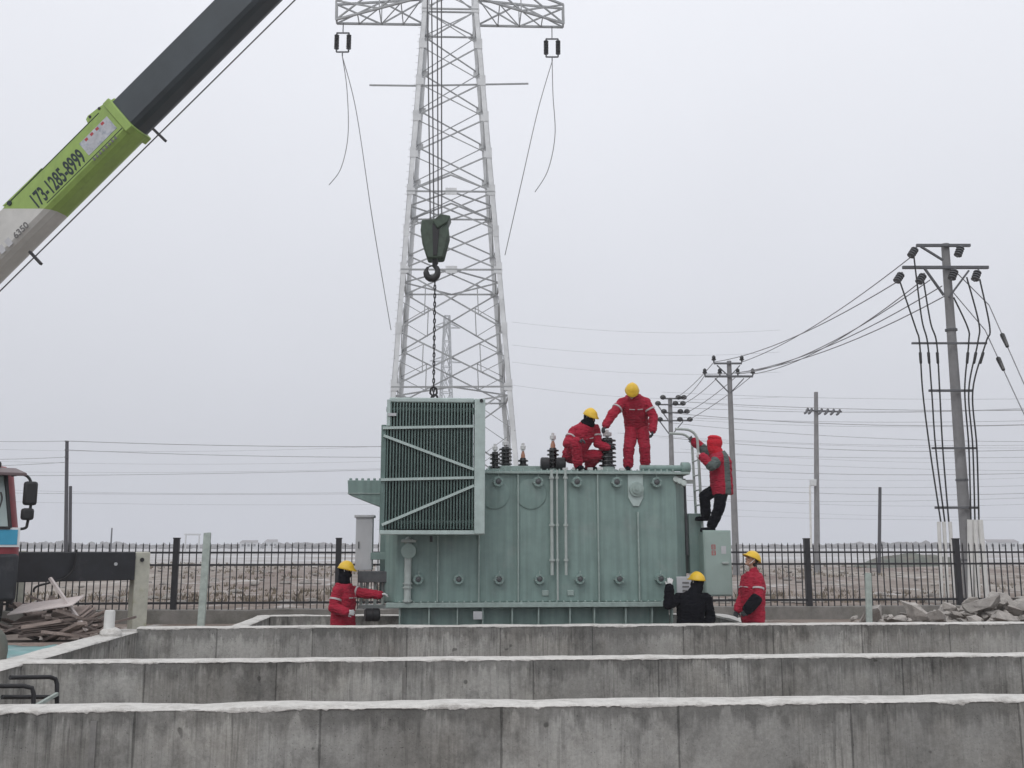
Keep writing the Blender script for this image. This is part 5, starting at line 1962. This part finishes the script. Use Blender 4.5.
    def arms(b, g, cuff=.95, which='LR', fr=0.0):
        for s in which:
            sh, el, w_ = J['sh' + s], J['el' + s], J['wr' + s]
            st = sh.lerp(el, fr)
            if fr == 0: b.capsule(J['che'].lerp(J['nck'], .35).lerp(sh, .55), sh, .085 + g, .068 + g)
            b.capsule(st, el, .066 + g, .056 + g)
            b.capsule(el, el.lerp(w_, cuff), .057 + g, .044 + g)
            b.capsule(el.lerp(w_, cuff * .78), el.lerp(w_, cuff * .85), .052 + g, .05 + g)

    def legs(b, g, end=.9):
        for s in 'LR':
            b.capsule(J['pel'].lerp(J['hip' + s], .8), J['kn' + s], .102 + g, .074 + g)
            b.capsule(J['kn' + s], J['kn' + s].lerp(J['an' + s], end), .074 + g, .062 + g)
            b.capsule(J['kn' + s].lerp(J['an' + s], .72), J['kn' + s].lerp(J['an' + s], .84), .071 + g, .07 + g)

    def collar(b, g=.0):
        b.capsule(J['nck'] - (hd - J['nck']).normalized() * .02, J['nck'] + (hd - J['nck']).normalized() * .035, .082 + g, .075 + g)

    gg = .012 * bulk
    if style == 'coverall':
        b = MB()
        torso(b, J, .022 * bulk); torso(b, J, .020 * bulk + .018, low=.03); arms(b, gg); legs(b, gg); collar(b)
        up = (J['che'] - J['pel']).normalized()
        remesh(b, 'coverall', M[suit], T, .0085, 2, wr, 8, seed)
    else:
        b = MB()
        torso(b, J, .035 * bulk, low=.16); arms(b, gg * 1.4); collar(b, .012)
        jk = remesh(b, 'jacket', [M[suit], M['greyjkt']] if style == 'panel' else M[suit], T, .0085, 2, wr, 8, seed)
        if style == 'panel':
            me = jk.data
            ax = (J['che'] - J['pel']).normalized()
            for p in me.polygons:
                c = p.center
                t = (c - J['pel']).dot(ax)
                rel = c - J['pel'] - ax * t
                armd = min(min((c - J['el' + s]).length, (c - J['sh' + s].lerp(J['el' + s], .6)).length) for s in 'LR')
                # grey side panel down the back and grey sleeves
                if (.02 < rel.x < .135 and rel.y < .03) or armd < .115 or (c - J['shR']).length < .12 and c.y < J['che'].y - .1: p.material_index = 1
        b = MB()
        torso(b, J, .008, low=.08); legs(b, gg)
        remesh(b, 'trousers', M['blackcloth'], T, .0095, 2, wr, 8, seed + 3)
    # --- reflective bands
    if bands:
        for s in 'LR':
            sh, el = J['sh' + s], J['el' + s]
            c0 = sh.lerp(el, .50); dr = (el - sh).normalized()
            MB().lathe([(.074 + gg, -.016), (.079 + gg, -.015), (.079 + gg, .015), (.074 + gg, .016)], c0, dr, 24).build('reflective_band', M['band'], T)
        # thin stripe across the chest, lying on the cloth
        wx_ = (J['shR'] - J['shL']).normalized(); up_ = (J['che'] - J['pel']).normalized()
        fr_ = up_.cross(wx_) if up_.cross(wx_).dot(f) > 0 else -up_.cross(wx_)
        gw = .022 * bulk + .022
        for sgn in (-1, 1):
            pts_ = []
            for q in range(7):
                t_ = sgn * (.025 + .10 * q / 6)
                yy_ = (.135 + gw) * (1 - abs(t_ / (.185 + gw)) ** 2.3) ** (1 / 2.3)
                pts_.append(J['che'] + up_ * .0 + wx_ * t_ + fr_ * (yy_ + .004))
            MB().tube(pts_, .009, 6).build('chest_stripe', M['band'], T)
    # --- hood, mask
    if mask:
        b = MB()
        b.ellip(hd - u * .055 + f * .008, .098, .114, .088, (r, f, u), 18, 12)
        b.capsule(hd - u * .10 - f * .02, J['nck'], .10, .115)
        b.ellip(hd - f * .035 + u * .0, .098, .095, .115, (r, f, u), 18, 12)
        if mask == 'scarf':
            b.ellip(J['nck'] + (hd - J['nck']) * .2, .135, .14, .085, (r, f, u), 18, 10)
        remesh(b, 'balaclava', M['blackcloth'], T, .009, 2, .005, 12, seed)
    if hood:
        b = MB()
        b.ellip(hd - f * .02 + u * .01, .132, .142, .150, (r, f, u), 20, 14)
        b.ellip(hd + u * .105 - f * .01, .125, .132, .05, (r, f, u), 18, 10)
        b.capsule(hd - u * .09 - f * .02, J['nck'] - (hd - J['nck']) * .1, .125, .12)
        remesh(b, 'hood', M['hoodred'], T, .009, 2, .008, 12, seed)
    if helmet:
        b = MB()
        c = hd + u * .035
        n_, rows = 40, 9
        shell = []
        for i in range(rows + 1):
            t = i / rows * math.pi / 2
            ring = []
            for k in range(n_):
                a_ = 2 * math.pi * k / n_
                cx_, cy_ = math.cos(a_), math.sin(a_)
                rr = math.cos(t)
                flare = 1.0 + (.10 * (1 - i) if i == 0 else 0)
                x, y = .122 * rr * cx_ * flare, .145 * rr * cy_ * flare
                if i == 0 and cy_ > .2: y += .055 * (cy_ - .2)
                z = .128 * math.sin(t)
                z += .010 * math.exp(-(x / .022) ** 2) * math.sin(min(t * 1.3, math.pi / 2)) if i else (-.006 - (.014 if cy_ > .2 else .0) * cy_)
                ring.append(b.bm.verts.new(c + r * x + f * y + u * z))
            shell.append(ring)
        for A, B in zip(shell, shell[1:]):
            for k in range(n_): b.bm.faces.new((A[k], A[(k + 1) % n_], B[(k + 1) % n_], B[k]))
        bmesh.ops.remove_doubles(b.bm, verts=b.bm.verts, dist=1e-4)
        hm = b.build('helmet', M['yellow'], T, sharp=60)
        sm_ = hm.modifiers.new('shell', 'SOLIDIFY'); sm_.thickness = .006; sm_.offset = 0
        MB().tube([hd + r * .088 + u * .03, hd + r * .075 - u * .06 + f * .03, hd - u * .122 + f * .05, hd - r * .075 - u * .06 + f * .03, hd - r * .088 + u * .03], .006, 6).build('chin_strap', M['white'], hm)
    return T, J


# standing on the roof, facing the camera, head bowed
W3, J3 = person('man in red coverall and yellow helmet standing on the transformer roof with head bowed', 18.75, {
    'pel': (637, 427, .10), 'che': (634, 405, -.16), 'nck': (632.5, 396, -.26), 'hd': (632, 391.5, -.38), 'face': (-.10, -.72, -.70), 'hup': (0, -.6, .8),
    'shL': (645.5, 402.5, -.18), 'shR': (622, 403, -.22), 'elL': (653.5, 416.5, -.20), 'wrL': (652.5, 431, -.30), 'elR': (612.5, 414, -.34), 'wrR': (605.5, 425.5, -.44),
    'hipL': (643, 428, .02), 'hipR': (631, 428, .02), 'knL': (644.5, 447, -.10), 'knR': (629, 448, -.14), 'anL': (645.5, 465, .02), 'anR': (628, 466.5, -.08),
    'palmL': (-1, .2, 0), 'palmR': (.6, .4, -.5), 'toeL': (.25, -1, 0), 'toeR': (-.25, -1, 0)}, bulk=2.2, seed=1, wr=.019)
# crouching on the roof
W2, J2 = person('man in red coverall and yellow helmet squatting on the transformer roof beside the bushing', 18.6, {
    'pel': (573, 456, .05), 'che': (582.5, 435, -.06), 'nck': (587, 425, -.10), 'hd': (590, 417, -.14), 'face': (.55, -.70, -.35),
    'shL': (595, 429, .06), 'shR': (574, 431, -.18), 'elL': (598, 444, -.04), 'wrL': (606, 447, -.14), 'elR': (567, 444, -.34), 'wrR': (577.5, 440.5, -.48),
    'hipL': (578, 457, .12), 'hipR': (570, 457, -.05), 'knL': (599, 455, .02), 'knR': (576, 444, -.44), 'anL': (588, 466.5, .28), 'anR': (578, 465.5, -.30),
    'handR': (1, -.2, 0), 'handL': (.8, .2, .3), 'palmL': (0, 0, -1), 'palmR': (0, .3, -1), 'toeL': (.8, -.6, 0), 'toeR': (.4, -1, 0)}, bulk=1.9, seed=2, mask='scarf', wr=.019)
# climbing the ladder
W4, J4 = person('person in red hood and red and grey jacket climbing the ladder by the transformer', 18.62, {
    'pel': (721.5, 486, 0), 'che': (720, 463, 0), 'nck': (717, 453, 0), 'hd': (713.5, 443.5, 0), 'face': (-.98, .12, .1),
    'shL': (719, 458, -.18), 'shR': (715, 457, .18), 'elL': (711.5, 466, -.30), 'wrL': (702.5, 456.5, -.24), 'elR': (706, 451, .22), 'wrR': (696.5, 443, .28),
    'hipL': (722, 488, -.09), 'hipR': (719, 488, .09), 'knL': (719, 509, -.14), 'knR': (704.5, 496, .06), 'anL': (711, 527, -.05), 'anR': (706, 516, .06),
    'handL': (-.8, .3, .3), 'handR': (-.75, 0, .6), 'palmL': (0, 1, .2), 'palmR': (0, -1, .2), 'toeL': (-1, .1, 0), 'toeR': (-1, .1, 0)},
    style='panel', suit='red', gloveL='glove_w', gloveR='glove_g', hood=True, helmet=False, bands=False, bulk=2.1, seed=4, curlL=1.1, curlR=1.1)
# left worker with outstretched arm
W1, J1 = person('worker in red coverall and black balaclava reaching out beside the left end of the transformer', 17.95, {
    'pel': (343, 625, 0), 'che': (343, 598, 0), 'nck': (344, 583.5, 0), 'hd': (346, 570.5, 0), 'face': (.95, -.28, -.15),
    'shL': (349.5, 591, .17), 'shR': (337.5, 591.5, -.21), 'elL': (365, 593.5, .10), 'wrL': (380, 594.5, .0), 'elR': (333.5, 607.5, -.28), 'wrR': (346, 612, -.36),
    'hipL': (346, 630, .09), 'hipR': (340, 630, -.09), 'knL': (347, 653, .09), 'knR': (341, 653, -.09), 'anL': (345, 675, .1), 'anR': (340, 675, -.1),
    'handL': (1, 0, .1), 'handR': (1, -.1, -.1), 'palmL': (0, 0, -1), 'palmR': (.1, 1, 0), 'toeL': (1, -.1, 0), 'toeR': (1, -.1, 0)}, gloveL='glove_w', gloveR='glove_w', mask='hood', bulk=2.5, seed=5, floor=None)
# black jacket, back to the camera
W5, J5 = person('worker in black jacket seen from behind, raising a white gloved hand to the tank', 17.72, {
    'pel': (690, 630, 0), 'che': (691, 605, 0), 'nck': (694, 593, .0), 'hd': (697, 581.5, .02), 'face': (-.62, .76, .1),
    'shL': (679, 598.5, .02), 'shR': (706, 598.5, .02), 'elL': (668.5, 604, -.18), 'wrL': (669.5, 586.5, -.10), 'elR': (710.5, 618, .02), 'wrR': (706, 632, -.08),
    'hipL': (685, 635, 0), 'hipR': (695, 635, 0), 'knL': (685, 658, .0), 'knR': (695, 658, 0), 'anL': (685, 681, .05), 'anR': (695, 681, .05),
    'handL': (.15, .1, 1), 'palmL': (.2, 1, 0), 'toeL': (-.2, 1, 0), 'toeR': (.2, 1, 0)}, style='jacket', suit='blackcloth', gloveL='glove_w', gloveR='glove_w', bands=False, bulk=1.9, seed=6, curlL=.35, mask='hood')
# looking up, right
W6, J6 = person('worker in red jacket and yellow helmet in profile looking up beside the grey control cabinet', 17.85, {
    'pel': (753, 620, 0), 'che': (753, 587, 0), 'nck': (754, 572.5, 0), 'hd': (752, 560.5, 0), 'face': (-.86, -.18, .48),
    'shL': (758.5, 580, -.18), 'shR': (746, 579, .18), 'elL': (758, 597, -.26), 'wrL': (748, 609, -.34), 'elR': (742, 599, .16), 'wrR': (737, 612, .06),
    'hipL': (756, 625, -.09), 'hipR': (750, 625, .09), 'knL': (755, 648, -.09), 'knR': (749, 648, .09), 'anL': (757, 671, -.09), 'anR': (751, 671, .09),
    'palmL': (-.3, 1, 0), 'palmR': (0, -1, 0), 'toeL': (-1, -.1, 0), 'toeR': (-1, -.1, 0)}, gloveL='glove_d', gloveR='glove_d', mask=None, bulk=2.0, seed=7)
b = MB()
b.capsule(J6['elL'].lerp(J6['wrL'], .22), J6['elL'].lerp(J6['wrL'], 1.0), .108, .096)
remesh(b, 'sleeve_cover', M['blackcloth'], W6, .009, 2, .006, 9, 3)

# ------------------------------------------------------------------ haze round the whole place
hz = MB().box((0, 1600, 34.5), (6400, 5400, 75)).build('haze', bpy.data.materials.new('haze_air'), smooth=False)
hz['kind'] = 'stuff'
hm_ = hz.data.materials[0]
hm_.use_nodes = True
nt = hm_.node_tree
nt.nodes.clear()
vo = nt.nodes.new('ShaderNodeVolumePrincipled')
vo.inputs['Color'].default_value = (.86, .88, .92, 1)
vo.inputs['Density'].default_value = .0010
vo.inputs['Anisotropy'].default_value = .2
mo = nt.nodes.new('ShaderNodeOutputMaterial')
nt.links.new(vo.outputs[0], mo.inputs['Volume'])
